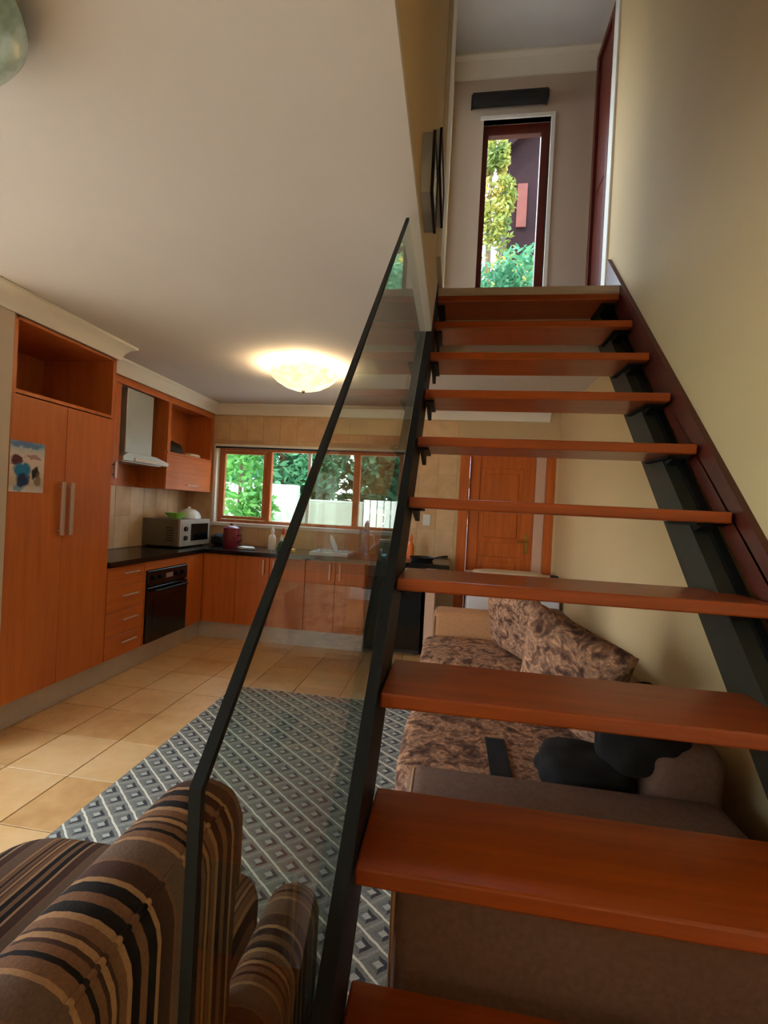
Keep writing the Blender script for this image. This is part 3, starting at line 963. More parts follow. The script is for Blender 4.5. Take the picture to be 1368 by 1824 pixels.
# wall units
WX = -2.74
WZ0 = 1.48
t = thing('narrow_wall_cabinet', (-2.9, 3.22, WZ0), 'narrow orange wall cabinet between the tall cupboard and the extractor hood', 'wall cabinet')
part_box('body', 'cabinet_wood', t, -3.055, WX - 0.02, 3.064, 3.498, WZ0, ZT)
d = part_box('door', 'cabinet_wood', t, WX - 0.019, WX, 3.066, 3.43, WZ0 + 0.002, ZT - 0.06, bev=0.002)
part_box('door_inset', 'skirt_wood', d, WX, WX + 0.003, 3.37, 3.40, 1.56, 2.24)
hbar(d, 'x', (WX, 3.41, 1.6), 0.14, horizontal=False)
part_box('pelmet', 'cabinet_wood_h', t, WX - 0.02, WX, 3.066, 3.498, ZT - 0.058, ZT, bev=0.002)

t = thing('extractor_hood', (-2.9, 3.85, 1.66), 'pale steel chimney extractor hood over the worktop', 'extractor hood')
part_box('chimney', 'hood_steel', t, -3.04, WX - 0.02, 3.57, 3.92, 1.74, ZT - 0.065, bev=0.006, seg=2)
bm = B(); prism(bm, [(3.502, 1.69), (3.502, 1.725), (3.56, 1.76), (3.93, 1.76), (4.115, 1.725), (4.115, 1.69)], 'x', -3.04, WX + 0.02, 0.003)
cn = obj('canopy', bm, 'hood_steel', t)
part_box('filter', 'brushed_steel', cn, -3.0, WX - 0.03, 3.55, 4.08, 1.682, 1.69)
bm = B(); box(bm, WX + 0.0195, WX + 0.03, 3.64, 4.11, 1.693, 1.724, 0.003)
obj('control_strip', bm, 'white_enamel', cn)
t = thing('hood_surround', (-2.9, 3.82, ZT), 'orange timber panels framing the extractor hood', 'panel')
part_box('pelmet', 'cabinet_wood_h', t, WX - 0.02, WX, 3.50, 4.118, ZT - 0.058, ZT, bev=0.002)
part_box('back_panel', 'cabinet_wood', t, -3.053, -3.041, 3.50, 4.118, WZ0, ZT - 0.06)

t = thing('open_wall_cabinet', (-2.9, 4.55, WZ0), 'orange wall cabinet in the corner with an open shelf above a lift-up flap', 'wall cabinet')
wy0, wy1 = 4.12, 4.97
bm = B()
box(bm, -3.055, WX - 0.02, wy0, wy0 + 0.018, WZ0, ZT); box(bm, -3.055, WX - 0.02, wy1 - 0.018, wy1, WZ0, ZT)
box(bm, -3.055, -3.04, wy0 + 0.018, wy1 - 0.018, WZ0, ZT)
box(bm, -3.04, WX - 0.02, wy0 + 0.018, wy1 - 0.018, WZ0, WZ0 + 0.018); box(bm, -3.04, WX - 0.02, wy0 + 0.018, wy1 - 0.018, ZT - 0.018, ZT)
box(bm, WX - 0.02, WX, wy0, wy0 + 0.05, 1.845, ZT - 0.06); box(bm, WX - 0.02, WX, wy1 - 0.04, wy1, 1.845, ZT - 0.06)
obj('body', bm, 'cabinet_wood', t)
part_box('shelf', 'cabinet_wood_h', t, -3.04, WX, wy0 + 0.019, wy1 - 0.019, 1.825, 1.843)
part_box('pelmet', 'cabinet_wood_h', t, WX - 0.02, WX, wy0, wy1, ZT - 0.058, ZT, bev=0.002)
d = part_box('flap_door', 'cabinet_wood_h', t, WX - 0.019, WX, wy0 + 0.002, wy1 - 0.002, WZ0, 1.823, bev=0.002)
hbar(d, 'x', (WX, 4.55, 1.535), 0.2)

# things on the open shelf
t = thing('black_bowl', (-2.87, 4.42, 1.843), 'black upturned bowl on the open shelf of the corner wall cabinet', 'bowl')
bm = B(); lathe(bm, [(0.001, 0.12), (0.05, 0.118), (0.10, 0.098), (0.122, 0.05), (0.126, 0.0), (0.120, 0.0), (0.115, 0.05), (0.001, 0.11)], 28, -2.87, 4.36, 1.843)
obj('shell', bm, 'black_plastic', t, smooth=50)
bm = B(); lathe(bm, [(0.035, 0.118), (0.035, 0.13), (0.03, 0.13), (0.03, 0.118)], 20, -2.87, 4.36, 1.843)
obj('foot_ring', bm, 'black_plastic', t, smooth=50)
bm = B(); soft(bm, -2.90, -2.77, 4.60, 4.82, 1.844, 1.885, 2.6, 10, rnd=0.2, seed=3)
o = obj('dish_cloth', bm, 'box_cloth', origin=(-2.83, 4.7, 1.844), smooth=True)
tag(o, 'crumpled pale cloth on the open shelf beside the black bowl', 'cloth')

# ------------------------------------------------------------------ ceiling lamps
def lamp(label, x, y, on):
    t = thing('ceiling_lamp', (x, y, CZ), label, 'ceiling lamp')
    bm = B(); lathe(bm, [(0.001, -0.002), (0.10, -0.002), (0.10, -0.03), (0.06, -0.04), (0.001, -0.04)], 32, x, y, CZ)
    obj('base_plate', bm, 'white_enamel', t, smooth=40)
    prof = [(0.265, -0.040), (0.27, -0.055), (0.255, -0.085), (0.215, -0.12), (0.155, -0.155), (0.085, -0.178), (0.001, -0.187),
            (0.001, -0.181), (0.083, -0.172), (0.152, -0.149), (0.211, -0.114), (0.25, -0.08), (0.262, -0.055), (0.259, -0.040), (0.265, -0.040)]
    bm = B(); lathe(bm, prof, 48, x, y, CZ)
    obj('glass_bowl', bm, 'lamp_glass' if on else 'lamp_glass_off', t, smooth=60)
    bm = B(); lathe(bm, [(0.001, -0.187), (0.012, -0.187), (0.015, -0.196), (0.008, -0.206), (0.001, -0.21)], 16, x, y, CZ)
    obj('finial', bm, 'brass', t, smooth=40)
    for a in range(3):
        an = a * 2.1 + 0.4
        bm = B(); tube(bm, [(x + 0.09 * math.cos(an), y + 0.09 * math.sin(an), CZ - 0.02), (x + 0.266 * math.cos(an), y + 0.266 * math.sin(an), CZ - 0.045)], 0.004, 6)
        obj('clip', bm, 'brass', t)
    if on:
        L = bpy.data.lights.new('bulb', 'POINT'); L.energy = 28; L.color = (1.0, 0.78, 0.50); L.shadow_soft_size = 0.06
        lo = bpy.data.objects.new('bulb', L); C.objects.link(lo); lo.location = (x, y, CZ - 0.062)
lamp('lit cream glass bowl lamp on the ceiling over the kitchen', -1.225, 3.58, True)
lamp('unlit pale green glass bowl lamp on the ceiling at the stairwell edge', -1.23, 0.765, False)

# ------------------------------------------------------------------ rug
bm = B(); box(bm, -0.74, 0.74, -1.22, 1.22, 0.0005, 0.012, 0.003)
rg = obj('rug', bm, 'rug_weave', local=True)
rg.location = (-0.80, 2.07, 0)
tag(rg, 'grey and white diamond lattice rug on the tiled floor', 'rug')
bm = B()
for i in range(120):
    x = -0.73 + 1.46 * i / 119
    for s in (-1, 1):
        box(bm, x - 0.003, x + 0.003, s * 1.22 - 0.02, s * 1.22 + 0.02, 0.002, 0.006)
fo = obj('fringe', bm, 'box_cloth', rg, local=True)
fo['kind'] = 'stuff'

# ------------------------------------------------------------------ striped wing armchair
t = thing('armchair', (-0.79, 0.62, 0), 'brown striped wing armchair with rolled arms beside the glass balustrade', 'armchair')
bm = B(); soft(bm, -1.20, -0.38, 0.25, 1.13, 0.09, 0.34, 8, 14)
obj('base', bm, 'stripe_across_x', t, smooth=True)
bm = B(); soft(bm, -1.16, -0.405, 0.42, 1.17, 0.30, 0.45, 6, 16)
obj('seat_cushion', bm, 'stripe_across_x', t, smooth=True)
for s, (a, b_) in ((1, (-0.445, -0.305)), (-1, (-1.275, -1.135))):
    bm = B(); rounded(bm, a, b_, 0.22, 0.745, 0.30, 0.945, 0.062, 5)
    for v_ in bm.verts:      # the wing thins and sweeps in a little towards its front
        k2 = max(0, (v_.co.y - 0.4) / 0.35)
        if v_.co.z < 0.6: v_.co.y -= 0.03 * k2 * (0.6 - v_.co.z) / 0.3
    wg = obj('wing', bm, 'stripe_across_y', t, smooth=True)
    xo = b_ - 0.018 if s == 1 else a + 0.018
    bm = B(); tube(bm, [(xo, 0.24, 0.924), (xo, 0.5, 0.926), (xo, 0.66, 0.926), (xo, 0.71, 0.912), (xo + 0.0, 0.735, 0.87), (xo, 0.738, 0.75)], 0.004, 8)
    obj('piping', bm, 'stripe_across_y', wg, smooth=True)
for s, (a, b_) in ((1, (-0.345, -0.235)), (-1, (-1.345, -1.235))):
    bm = B()
    rounded(bm, a, b_, 0.26, 1.005, 0.10, 0.60, 0.053, 5)
    for v_ in bm.verts:
        if v_.co.y > 0.85 and v_.co.z > 0.45:
            q = (v_.co.y - 0.85) / 0.155
            v_.co.z -= 0.035 * q * q
    obj('arm', bm, 'stripe_across_y', t, smooth=True)
bm = B()
T_ = Matrix.Translation((-0.79, 0.40, 0.35)) @ Matrix.Rotation(math.radians(10), 4, 'X')
soft(bm, -0.36, 0.36, -0.12, 0.12, 0.0, 0.60, 5, 14, mat=T_)
obj('backrest', bm, 'stripe_across_x', t, smooth=True)
for a in (-1.16, -0.42):
    for b_ in (0.32, 1.05):
        bm = B(); lathe(bm, [(0.001, 0.012), (0.02, 0.012), (0.03, 0.10), (0.001, 0.10)], 12, a, b_, 0)
        obj('leg', bm, 'skirt_wood', t, smooth=40)

# ------------------------------------------------------------------ sofa below the stairs
t = thing('sofa', (0.45, 2.7, 0), 'brown sofa with floral seat cushions under the stairs', 'sofa')
sy0, sy1 = 1.362, 4.0
bm = B(); rounded(bm, -0.10, 0.92, sy0 + 0.1, sy1 - 0.1, 0.06, 0.28, 0.03, 3)
obj('base', bm, 'brown_fabric', t, smooth=30)
XA = -0.102
for a, b_, m_, zt in ((1.115, sy0 + 0.27, 'brown_fabric', 0.522), (sy1 - 0.27, sy1, 'lit_brown_fabric', 0.60)):  # far arm gets the lamplit colour of the same upholstery
    bm = B(); rounded(bm, XA, 0.90, a, b_, 0.06 if zt > 0.55 else 0.02, zt, 0.05, 5)
    ao = obj('arm', bm, m_, t, smooth=True)
    bm = B(); tube(bm, [(XA + .01, a + 0.008, 0.06), (XA + .01, a + 0.008, zt - 0.06), (XA + 0.02, a + 0.04, zt - 0.012), (XA + 0.02, b_ - 0.04, zt - 0.012), (XA + .01, b_ - 0.008, zt - 0.06), (XA + .01, b_ - 0.008, 0.06)], 0.006, 8)
    obj('piping', bm, 'cream_piping', ao, smooth=True)
bm = B(); rounded(bm, 0.68, 0.935, 1.64, sy1 - 0.02, 0.10, 0.66, 0.06, 4)
obj('backrest', bm, 'brown_fabric', t, smooth=True)
yy0, yy1 = sy0 + 0.275, sy1 - 0.275
n_ = 3
for i in range(n_):
    a = yy0 + (yy1 - yy0) * i / n_; b_ = yy0 + (yy1 - yy0) * (i + 1) / n_
    bm = B(); soft(bm, -0.165, 0.70, a + 0.004, b_ - 0.004, 0.25, 0.43, 7, 16)
    obj('seat_cushion', bm, 'floral_fabric', t, smooth=True)
for a in (0.0, 0.82):
    for b_ in (sy0 - 0.1, sy1 - 0.12):
        part_box('foot', 'black_plastic', t, a, a + 0.06, b_ - 0.03, b_ + 0.03, 0.0, 0.062)

def scatter(label, loc, size, depth, rz, tilt, mat_, seed, spin=6):
    mt = Matrix.Translation(loc) @ Matrix.Rotation(rz, 4, 'Z') @ Matrix.Rotation(math.radians(90) - tilt, 4, 'Y') @ Matrix.Rotation(math.radians(spin), 4, 'Z')
    bm = B(); cushion(bm, size, depth, mt, seed)
    o = obj('scatter_cushion', bm, mat_, origin=loc, smooth=True)
    return tag(o, label, 'cushion', 'scatter cushions on the sofa')
scatter('mottled brown scatter cushion near the far arm of the sofa', (0.46, 3.25, 0.665), 0.48, 0.17, math.radians(34), math.radians(14), 'floral_fabric', 1)
scatter('mottled brown scatter cushion in the middle of the sofa, paler side out', (0.555, 2.16, 0.70), 0.52, 0.18, math.radians(40), math.radians(12), 'floral_fabric', 5, 16)
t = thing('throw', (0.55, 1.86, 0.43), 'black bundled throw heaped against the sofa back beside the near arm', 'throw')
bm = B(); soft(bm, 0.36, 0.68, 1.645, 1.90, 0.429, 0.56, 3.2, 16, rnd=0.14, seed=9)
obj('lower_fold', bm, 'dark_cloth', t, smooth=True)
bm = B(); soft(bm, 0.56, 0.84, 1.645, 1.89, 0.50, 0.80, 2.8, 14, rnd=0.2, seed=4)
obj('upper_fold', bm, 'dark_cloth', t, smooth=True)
bm = B(); prism(bm, [(0.19, 0.4305), (0.27, 0.4305), (0.27, 0.438), (0.19, 0.438)], 'y', 1.68, 2.04, 0.001)
o = obj('belt', bm, 'dark_cloth', origin=(0.23, 1.86, 0.4305))
tag(o, 'short black strap lying across the floral sofa seat', 'strap')

# ------------------------------------------------------------------ freezer by the door
t = thing('chest_freezer', (0.6, 4.66, 0), 'white chest freezer in front of the orange back door', 'freezer')
part_box('cabinet', 'white_enamel', t, 0.18, 1.02, 4.45, 4.94, 0.04, 0.745, bev=0.012, seg=2)
ld = part_box('lid', 'white_enamel', t, 0.17, 1.03, 4.435, 4.95, 0.75, 0.805, bev=0.012, seg=2)
part_box('handle', 'silver_plastic', ld, 0.50, 0.62, 4.415, 4.438, 0.755, 0.775, bev=0.004)
for xx in (0.22, 0.93):
    part_box('foot', 'black_plastic', t, xx, xx + 0.05, 4.5, 4.9, 0.0, 0.04)
bm = B(); soft(bm, 0.24, 0.92, 4.50, 4.88, 0.806, 0.845, 3, 14, rnd=0.12, seed=2)
o = obj('folded_cloth', bm, 'box_cloth', origin=(0.55, 4.7, 0.806), smooth=True)
tag(o, 'cream folded cloth lying on the chest freezer', 'cloth')
t = thing('cable_coil', (0.97, 4.5, 0.806), 'small black coil of cable at the end of the chest freezer top', 'cable')
bm = B()
pts = [(0.97 + 0.032 * math.cos(a * 0.7), 4.50 + 0.032 * math.sin(a * 0.7), 0.814 + a * 0.0017) for a in range(26)]
tube(bm, pts, 0.008, 6)
obj('coil', bm, 'black_plastic', t, smooth=True)

# ------------------------------------------------------------------ small things on the worktop
t = thing('microwave', (-2.87, 4.53, 0.90), 'silver microwave oven on the corner of the worktop', 'microwave')
mx0, mx1, my0, my1 = -3.045, -2.66, 4.24, 4.80
part_box('body', 'micro_side', t, mx0, mx1, my0, my1, 0.915, 1.185, bev=0.006, seg=2)
fr = part_box('front_frame', 'silver_plastic', t, mx1, mx1 + 0.022, my0, my1, 0.915, 1.185, bev=0.005, seg=2)
part_box('door_window', 'black_gloss', fr, mx1 + 0.022, mx1 + 0.025, my0 + 0.19, my1 - 0.04, 0.965, 1.14)
cpn = part_box('control_panel', 'silver_plastic', fr, mx1 + 0.022, mx1 + 0.026, my0 + 0.02, my0 + 0.14, 0.935, 1.165, bev=0.001)
for zz_ in (1.0, 1.09):
    bm = B(); tube(bm, [(mx1 + 0.024, my0 + 0.08, zz_), (mx1 + 0.045, my0 + 0.08, zz_)], 0.024, 16)
    obj('dial', bm, 'black_plastic', t, smooth=40)
for i in range(6):
    part_box('vent_slot', 'black_plastic', t, mx1 - 0.13, mx1 - 0.05, my0 - 0.001, my0 + 0.002, 0.97 + i * 0.025, 0.978 + i * 0.025)
for xx in (mx0 + 0.03, mx1 - 0.06):
    for yy_ in (my0 + 0.03, my1 - 0.06):
        part_box('foot', 'black_plastic', t, xx, xx + 0.03, yy_, yy_ + 0.03, 0.9005, 0.916)
bm = B(); lathe(bm, [(0.05, 0.0), (0.055, 0.0), (0.10, 0.055), (0.105, 0.06), (0.098, 0.06), (0.05, 0.008), (0.001, 0.006)], 28, -2.80, 4.40, 1.186)
bm2 = bm; lathe(bm2, [(0.001, 0.0), (0.05, 0.0)], 28, -2.80, 4.40, 1.186)
o = obj('lime_bowl', bm2, 'lime_plastic', origin=(-2.80, 4.40, 1.186), smooth=50)
tag(o, 'lime green plastic bowl on top of the microwave', 'bowl')
t = thing('food_cover', (-2.80, 4.64, 1.186), 'pale translucent domed food cover on top of the microwave', 'food cover')
bm = B(); lathe(bm, [(0.125, 0.0), (0.122, 0.03), (0.105, 0.065), (0.075, 0.09), (0.03, 0.103), (0.001, 0.105)], 32, -2.80, 4.645, 1.187)
obj('dome', bm, 'china', t, smooth=True)
bm = B(); lathe(bm, [(0.001, 0.105), (0.015, 0.106), (0.018, 0.122), (0.001, 0.125)], 16, -2.80, 4.645, 1.187)
obj('knob', bm, 'white_plastic', t, smooth=True)
bm = B(); soft(bm, -2.60, -2.46, 4.70, 4.94, 0.9, 1.03, 2.4, 10, rnd=0.15, seed=6)
o = obj('carrier_bag', bm, 'dark_cloth', origin=(-2.5, 4.8, 0.9), smooth=True)
tag(o, 'dark bundle on the worktop between the microwave and the maroon canister', 'bundle')

t = thing('canister', (-2.33, 4.70, 0.90), 'maroon lidded canister on the worktop below the window corner', 'canister')
bm = B(); lathe(bm, [(0.001, 0.0), (0.075, 0.0), (0.082, 0.02), (0.086, 0.11), (0.082, 0.19), (0.001, 0.19)], 28, -2.33, 4.70, 0.901)
obj('jar', bm, 'maroon_enamel', t, smooth=40)
bm = B(); lathe(bm, [(0.084, 0.19), (0.086, 0.205), (0.06, 0.225), (0.02, 0.232), (0.02, 0.245), (0.012, 0.255), (0.001, 0.257)], 28, -2.33, 4.70, 0.901)
obj('lid', bm, 'maroon_enamel', t, smooth=40)
bm = B(); tube(bm, [(-2.245, 4.68, 1.03), (-2.205, 4.67, 1.04), (-2.20, 4.67, 0.98), (-2.245, 4.68, 0.95)], 0.009, 8)
obj('handle', bm, 'maroon_enamel', t, smooth=True)

def bottle(label, x, y, prof, body_m, cap_m, nm='bottle', neck=None):
    t = thing(nm, (x, y, 0.90), label, 'bottle', 'bottles by the sink')
    bm = B(); lathe(bm, prof, 22, x, y, 0.901)
    obj('body', bm, body_m, t, smooth=40)
    r, z = neck
    bm = B(); lathe(bm, [(r * 1.3, z - 0.012), (r * 1.3, z + 0.02), (r * 0.7, z + 0.03), (r * 0.5, z + 0.055), (0.001, z + 0.056)], 16, x, y, 0.901)
    obj('cap', bm, cap_m, t, smooth=40)
    return t
bp_ = lambda h, r: [(0.001, 0.0), (r, 0.0), (r * 1.05, h * 0.1), (r, h * 0.62), (r * 0.75, h * 0.78), (r * 0.36, h * 0.86), (r * 0.36, h), (0.001, h)]
bottle('white pump bottle on the worktop right of the maroon canister', -1.875, 4.72, bp_(0.19, 0.04), 'white_plastic', 'white_plastic', neck=(0.015, 0.19))
bottle('yellow bottle with a red cap on the worktop below the window', -1.76, 4.74, bp_(0.18, 0.036), 'yellow_plastic', 'red_plastic', neck=(0.014, 0.18))
bottle('squat dark green bottle on the worktop next to the yellow one', -1.735, 4.62, bp_(0.12, 0.035), 'green_plastic', 'white_plastic', neck=(0.013, 0.12))
bottle('orange bottle on the worktop near the tiled wall by the door', -0.40, 4.74, bp_(0.2, 0.036), 'orange_plastic', 'orange_plastic', neck=(0.014, 0.2))
bm = B(); box(bm, -1.69, -1.58, 4.55, 4.63, 0.9005, 0.935, 0.008, 2)
o = obj('sponge', bm, 'yellow_plastic', origin=(-1.635, 4.59, 0.9))
tag(o, 'yellow washing up sponge on the worktop', 'sponge')
bm = B(); soft(bm, -2.17, -2.0, 4.50, 4.62, 0.9005, 0.935, 3, 10, rnd=0.15, seed=8)
o = obj('face_cloth', bm, 'china', origin=(-2.1, 4.56, 0.9), smooth=True)
tag(o, 'pale folded dish cloth on the worktop in front of the canister', 'cloth')

t = thing('dish_rack', (-1.18, 4.62, 0.90), 'pale drainer tray for dishes on the worktop below the window', 'dish rack')
bm = B()
box(bm, -1.38, -0.99, 4.45, 4.80, 0.901, 0.908, 0.003)
for a in ((-1.38, -1.37, 4.45, 4.80), (-1.0, -0.99, 4.45, 4.80), (-1.37, -1.0, 4.45, 4.46), (-1.37, -1.0, 4.79, 4.80)):
    box(bm, *a, 0.908, 0.935, 0.002)
obj('tray', bm, 'china', t)
for i in range(6):
    xx = -1.33 + i * 0.055
    bm = B(); tube(bm, [(xx, 4.52, 0.91), (xx, 4.52, 0.975), (xx, 4.74, 0.975), (xx, 4.74, 0.91)], 0.0025, 6)
    obj('wire', bm, 'chrome', t, smooth=True)
bm = B()
pm = Matrix.Translation((-1.19, 4.63, 1.005)) @ Matrix.Rotation(math.radians(30), 4, 'Z') @ Matrix.Rotation(math.radians(68), 4, 'Y')
tt = bmesh.new(); lathe(tt, [(0.001, 0.0), (0.06, 0.0), (0.095, 0.012), (0.096, 0.016), (0.06, 0.006), (0.001, 0.005)], 32); merge(bm, tt, pm)
o = obj('plate', bm, 'china', origin=(-1.19, 4.63, 0.92), smooth=50)
tag(o, 'white plate propped on edge in the dish rack', 'plate')
t = thing('tap', (-0.87, 4.86, 0.90), 'tall chrome kitchen tap below the window', 'tap')
bm = B(); lathe(bm, [(0.001, 0), (0.03, 0), (0.03, 0.01), (0.022, 0.02), (0.022, 0.10), (0.001, 0.10)], 20, -0.87, 4.86, 0.901)
obj('base', bm, 'chrome', t, smooth=40)
bm = B(); tube(bm, [(-0.87, 4.86, 1.0), (-0.87, 4.86, 1.16), (-0.87, 4.84, 1.22), (-0.87, 4.79, 1.255), (-0.87, 4.73, 1.25), (-0.87, 4.69, 1.21), (-0.87, 4.68, 1.15)], 0.014, 12)
obj('spout', bm, 'chrome', t, smooth=True)
bm = B(); tube(bm, [(-0.85, 4.86, 0.97), (-0.80, 4.85, 1.0), (-0.76, 4.84, 1.02)], 0.007, 8)
obj('lever', bm, 'chrome', t, smooth=True)
t = thing('water_jug', (-0.86, 4.60, 0.90), 'tall clear jug standing in front of the tap', 'jug')
bm = B(); lathe(bm, [(0.001, 0.003), (0.05, 0.0), (0.055, 0.05), (0.06, 0.2), (0.052, 0.26), (0.056, 0.28), (0.053, 0.28), (0.049, 0.26), (0.056, 0.2), (0.051, 0.05), (0.001, 0.01)], 24, -0.86, 4.60, 0.901)
obj('jug_body', bm, 'clear_plastic', t, smooth=60)
bm = B(); tube(bm, [(-0.808, 4.60, 1.13), (-0.765, 4.60, 1.12), (-0.755, 4.60, 1.04), (-0.80, 4.60, 0.98)], 0.008, 8)
obj('handle', bm, 'white_plastic', t, smooth=True)
t = thing('glass_jar', (-0.66, 4.62, 0.90), 'round glass jar on the worktop right of the jug', 'jar')
bm = B(); lathe(bm, [(0.001, 0.004), (0.06, 0.0), (0.075, 0.03), (0.078, 0.10), (0.06, 0.15), (0.045, 0.165), (0.042, 0.165), (0.056, 0.148), (0.073, 0.1), (0.07, 0.035), (0.001, 0.012)], 26, -0.66, 4.62, 0.901)
obj('jar_body', bm, 'clear_plastic', t, smooth=60)
bm = B(); lathe(bm, [(0.048, 0.16), (0.05, 0.185), (0.001, 0.188)], 22, -0.66, 4.62, 0.901)
obj('lid', bm, 'brushed_steel', t, smooth=40)
t = thing('frying_pan', (-0.25, 4.62, 0.90), 'black frying pan on the worktop end near the light switch', 'pan')
bm = B(); lathe(bm, [(0.001, 0.0), (0.10, 0.0), (0.125, 0.04), (0.121, 0.04), (0.098, 0.005), (0.001, 0.005)], 30, -0.27, 4.60, 0.901)
obj('pan_body', bm, 'black_plastic', t, smooth=50)
bm = B(); tube(bm, [(-0.15, 4.61, 0.935), (-0.08, 4.62, 0.95), (-0.02, 4.63, 0.955)], [0.009, 0.011, 0.012], 8)
obj('handle', bm, 'black_plastic', t, smooth=True)

# switch, pictures
t = thing('light_switch', (-0.265, YB - 0.012, 1.30), 'white light switch on the kitchen wall tiles', 'light switch')
part_box('plate', 'white_plastic', t, -0.305, -0.225, YB - 0.02, YB - 0.0085, 1.24, 1.36, bev=0.003)
part_box('rocker', 'white_enamel', t, -0.28, -0.25, YB - 0.026, YB - 0.0195, 1.275, 1.325, bev=0.002)
def picture(label, y0, y1, z0, z1, dp):
    t = thing('picture_frame', (-0.17, (y0 + y1) / 2, z0), label, 'picture', 'pictures climbing the stairwell wall')
    f = 0.016
    part_box('canvas', 'art_print', t, -0.179, -0.18 + dp - 0.004, y0 + 0.004, y1 - 0.004, z0 + 0.004, z1 - 0.004)
    for a in ((y0, y0 + f, z0, z1), (y1 - f, y1, z0, z1), (y0 + f, y1 - f, z0, z0 + f), (y0 + f, y1 - f, z1 - f, z1)):
        part_box('frame_bar', 'black_plastic', t, -0.18 + dp - 0.012, -0.18 + dp, *a, bev=0.001)
picture('lower dark framed box picture on the stairwell wall', 1.72, 1.98, 2.57, 2.80, 0.05)
picture('upper dark framed box picture on the stairwell wall next to the white architrave', 2.16, 2.62, 2.98, 3.17, 0.045)

# ------------------------------------------------------------------ the garden
def leaves(bm, centres, n, size, squash=1.0):
    for i in range(n):
        c, r = random.choice(centres)
        d = Vector((random.gauss(0, 1), random.gauss(0, 1), random.gauss(0, 1))).normalized()
        p = Vector(c) + Vector((d.x * r[0], d.y * r[1], d.z * r[2])) * random.uniform(0.55, 1.05)
        a = Vector((random.gauss(0, 1), random.gauss(0, 1), random.gauss(0, 0.7))).normalized()
        b_ = a.cross(Vector((random.gauss(0, 1), random.gauss(0, 1), random.gauss(0, 1)))).normalized()
        s = size * random.uniform(0.6, 1.3)
        v1 = bm.verts.new(p - a * s); v2 = bm.verts.new(p + b_ * s * 0.42); v3 = bm.verts.new(p + a * s); v4 = bm.verts.new(p - b_ * s * 0.42)
        bm.faces.new((v1, v2, v3, v4))
def tree(name, label, base, centres, n, size, m_, trunk, cat='tree'):
    t = thing(name, base, label, cat, None)
    bm = B(); leaves(bm, centres, n, size)
    o = obj('foliage', bm, m_, t)
    o['kind'] = 'stuff'
    bm = B()
    for pts, r in trunk:
        tube(bm, pts, r, 8)
    obj('trunk', bm, 'bark', t, smooth=True)
G0 = -0.15
tree('bush', 'bright green leafy shrub close outside the kitchen window', (-3.35, 6.9, G0), [((-3.3, 6.9, 1.5), (.5, .4, .6)), ((-3.5, 7.0, 2.3), (.55, .45, .5)), ((-3.05, 6.9, 1.2), (.35, .3, .5)), ((-3.3, 6.9, 0.6), (.5, .4, .5))], 1500, 0.085, 'leaf_bright', [([(-3.35, 6.9, G0), (-3.3, 6.9, 2.2)], [0.05, 0.02])], 'shrub')
tree('broadleaf_tree', 'mid green tree behind the pale garden wall', (-3.6, 9.4, G0), [((-3.3, 9.3, 2.6), (1.1, .8, 1.1)), ((-4.4, 9.6, 2.3), (1.2, .9, 1.0)), ((-3.2, 9.2, 3.6), (1.1, .8, 1.1)), ((-2.75, 8.9, 1.9), (.5, .3, .5))], 3600, 0.12, 'leaf_mid', [([(-3.6, 9.4, G0), (-3.55, 9.4, 1.8), (-3.6, 9.3, 3.2)], [0.14, 0.1, 0.05])])
tree('hedge', 'tall dense green hedge closing off the garden', (-3.2, 11.6, G0), [((-6.2 + 0.46 * q, 11.6, 1.0 + 1.1 * (q % 4)), (.6, .5, .8)) for q in range(14)] + [((-6.2 + 0.75 * q, 11.8, 3.2), (.75, .5, 1.2)) for q in range(9)] + [((-6.2 + 0.75 * q, 11.8, 1.6), (.75, .5, 1.2)) for q in range(9)], 9000, 0.15, 'leaf_dark', [([(-3.2, 11.7, G0), (-3.2, 11.7, 3.0)], [0.1, 0.04])], 'hedge')
tree('garden_tree', 'dark green tree behind the white slatted fence', (-1.3, 9.8, G0), [((-1.4, 9.6, 2.3), (.6, .6, .9)), ((-0.9, 9.9, 2.9), (.9, .8, 1.2)), ((-1.3, 10.0, 3.4), (.65, .8, 1.0))], 2600, 0.11, 'leaf_dark', [([(-1.3, 9.8, G0), (-1.25, 9.8, 2.6)], [0.12, 0.05])])
tree('tall_tree', 'tall golden green tree seen through the upstairs window', (0.45, 8.4, G0), [((0.30, 8.4, 6.0), (.55, .5, .8)), ((0.12, 8.4, 7.0), (.30, .35, .55)), ((0.85, 8.2, 5.3), (.6, .5, .5)), ((0.4, 8.4, 4.7), (.9, .6, .7)), ((0.34, 8.4, 7.75), (.13, .2, .4)), ((1.15, 8.1, 5.0), (.45, .4, .55)), ((0.45, 8.3, 6.5), (.28, .3, .4)), ((0.62, 8.4, 7.0), (.22, .2, .35)), ((0.55, 8.4, 7.7), (.12, .2, .3))], 4600, 0.06, 'leaf_gold', [([(0.45, 8.4, G0), (0.42, 8.4, 4.0), (0.36, 8.4, 7.9)], [0.14, 0.08, 0.02])])
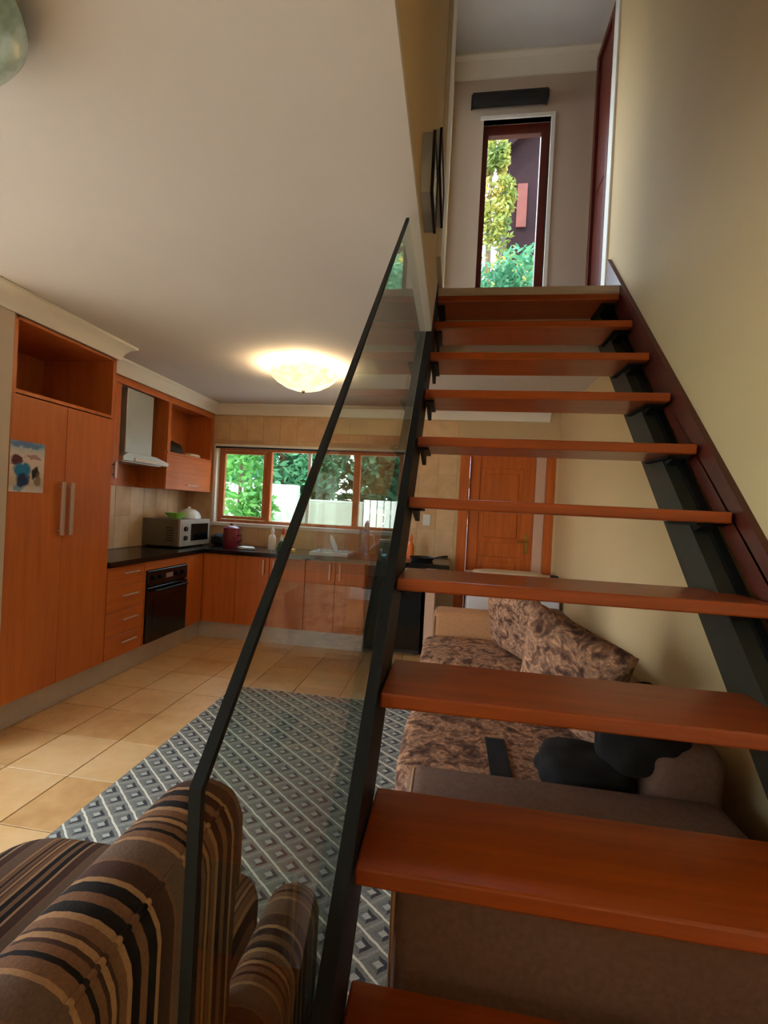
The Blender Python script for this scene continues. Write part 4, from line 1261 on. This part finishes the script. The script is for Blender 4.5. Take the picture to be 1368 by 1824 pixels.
tree('back_tree', 'cool green tree in the distance behind the golden tree', (-0.4, 14.0, G0), [((-0.2, 14, 7.2), (1.2, .8, 1.4)), ((-0.8, 14, 8.4), (1.0, .8, 1.2)), ((0.3, 14, 6.4), (0.9, .8, 1.0))], 2400, 0.14, 'leaf_mid', [([(-0.4, 14, G0), (-0.4, 14, 6.5)], [0.2, 0.08])])
tree('side_shrub', 'cool green foliage low in the upstairs window', (0.9, 6.6, G0), [((0.45, 6.6, 4.4), (.5, .4, .45)), ((0.85, 6.6, 4.6), (.45, .4, .5)), ((0.6, 6.6, 3.6), (.6, .4, .7))], 2200, 0.06, 'leaf_mid', [([(0.7, 6.6, G0), (0.7, 6.6, 4.0)], [0.08, 0.03])])

bm = B(); box(bm, -6.5, -2.75, 7.95, 8.15, G0, 1.74, 0.02); gw = obj('garden_wall', bm, 'garden_wall', origin=(-4.6, 8.05, G0))
tag(gw, 'tall plastered pale garden wall beyond the kitchen window', 'wall')
bm = B(); box(bm, -2.74, -1.60, 8.2, 8.38, G0, 1.50, 0.02); gw = obj('low_garden_wall', bm, 'garden_wall', origin=(-2.1, 8.3, G0))
tag(gw, 'lower cream garden wall joining the slatted fence', 'wall')
t = thing('slat_fence', (-0.9, 8.3, G0), 'white slatted garden fence beyond the kitchen window', 'fence')
for i in range(11):
    xx = -1.58 + i * 0.125
    part_box('slat', 'white_paint', t, xx, xx + 0.108, 8.25, 8.275, 0.0, 1.54, bev=0.003)
for z in (0.25, 1.3):
    part_box('rail', 'white_paint', t, -1.58, -0.2, 8.276, 8.32, z, z + 0.08)
for xx in (-1.56, -0.26):
    part_box('post', 'white_paint', t, xx, xx + 0.07, 8.321, 8.39, G0, 1.5)
t = thing('neighbour_house', (1.8, 10.4, G0), 'dark slate gabled house with a terracotta panel behind the tall tree', 'house')
bm = B(); prism(bm, [(0.82, G0), (4.5, G0), (4.5, 8.0), (2.6, 10.6), (0.82, 9.0)], 'y', 10.0, 12.8)
obj('wall', bm, 'slate_wall', t)
bm = B(); prism(bm, [(0.66, 8.85), (2.6, 10.62), (4.9, 7.9), (4.9, 8.1), (2.6, 10.85), (0.66, 9.05)], 'y', 9.8, 13.0)
obj('roof', bm, 'slate_wall', t)
part_box('gable_panel', 'terracotta', t, 1.0, 1.2, 9.96, 9.999, 7.4, 8.3)
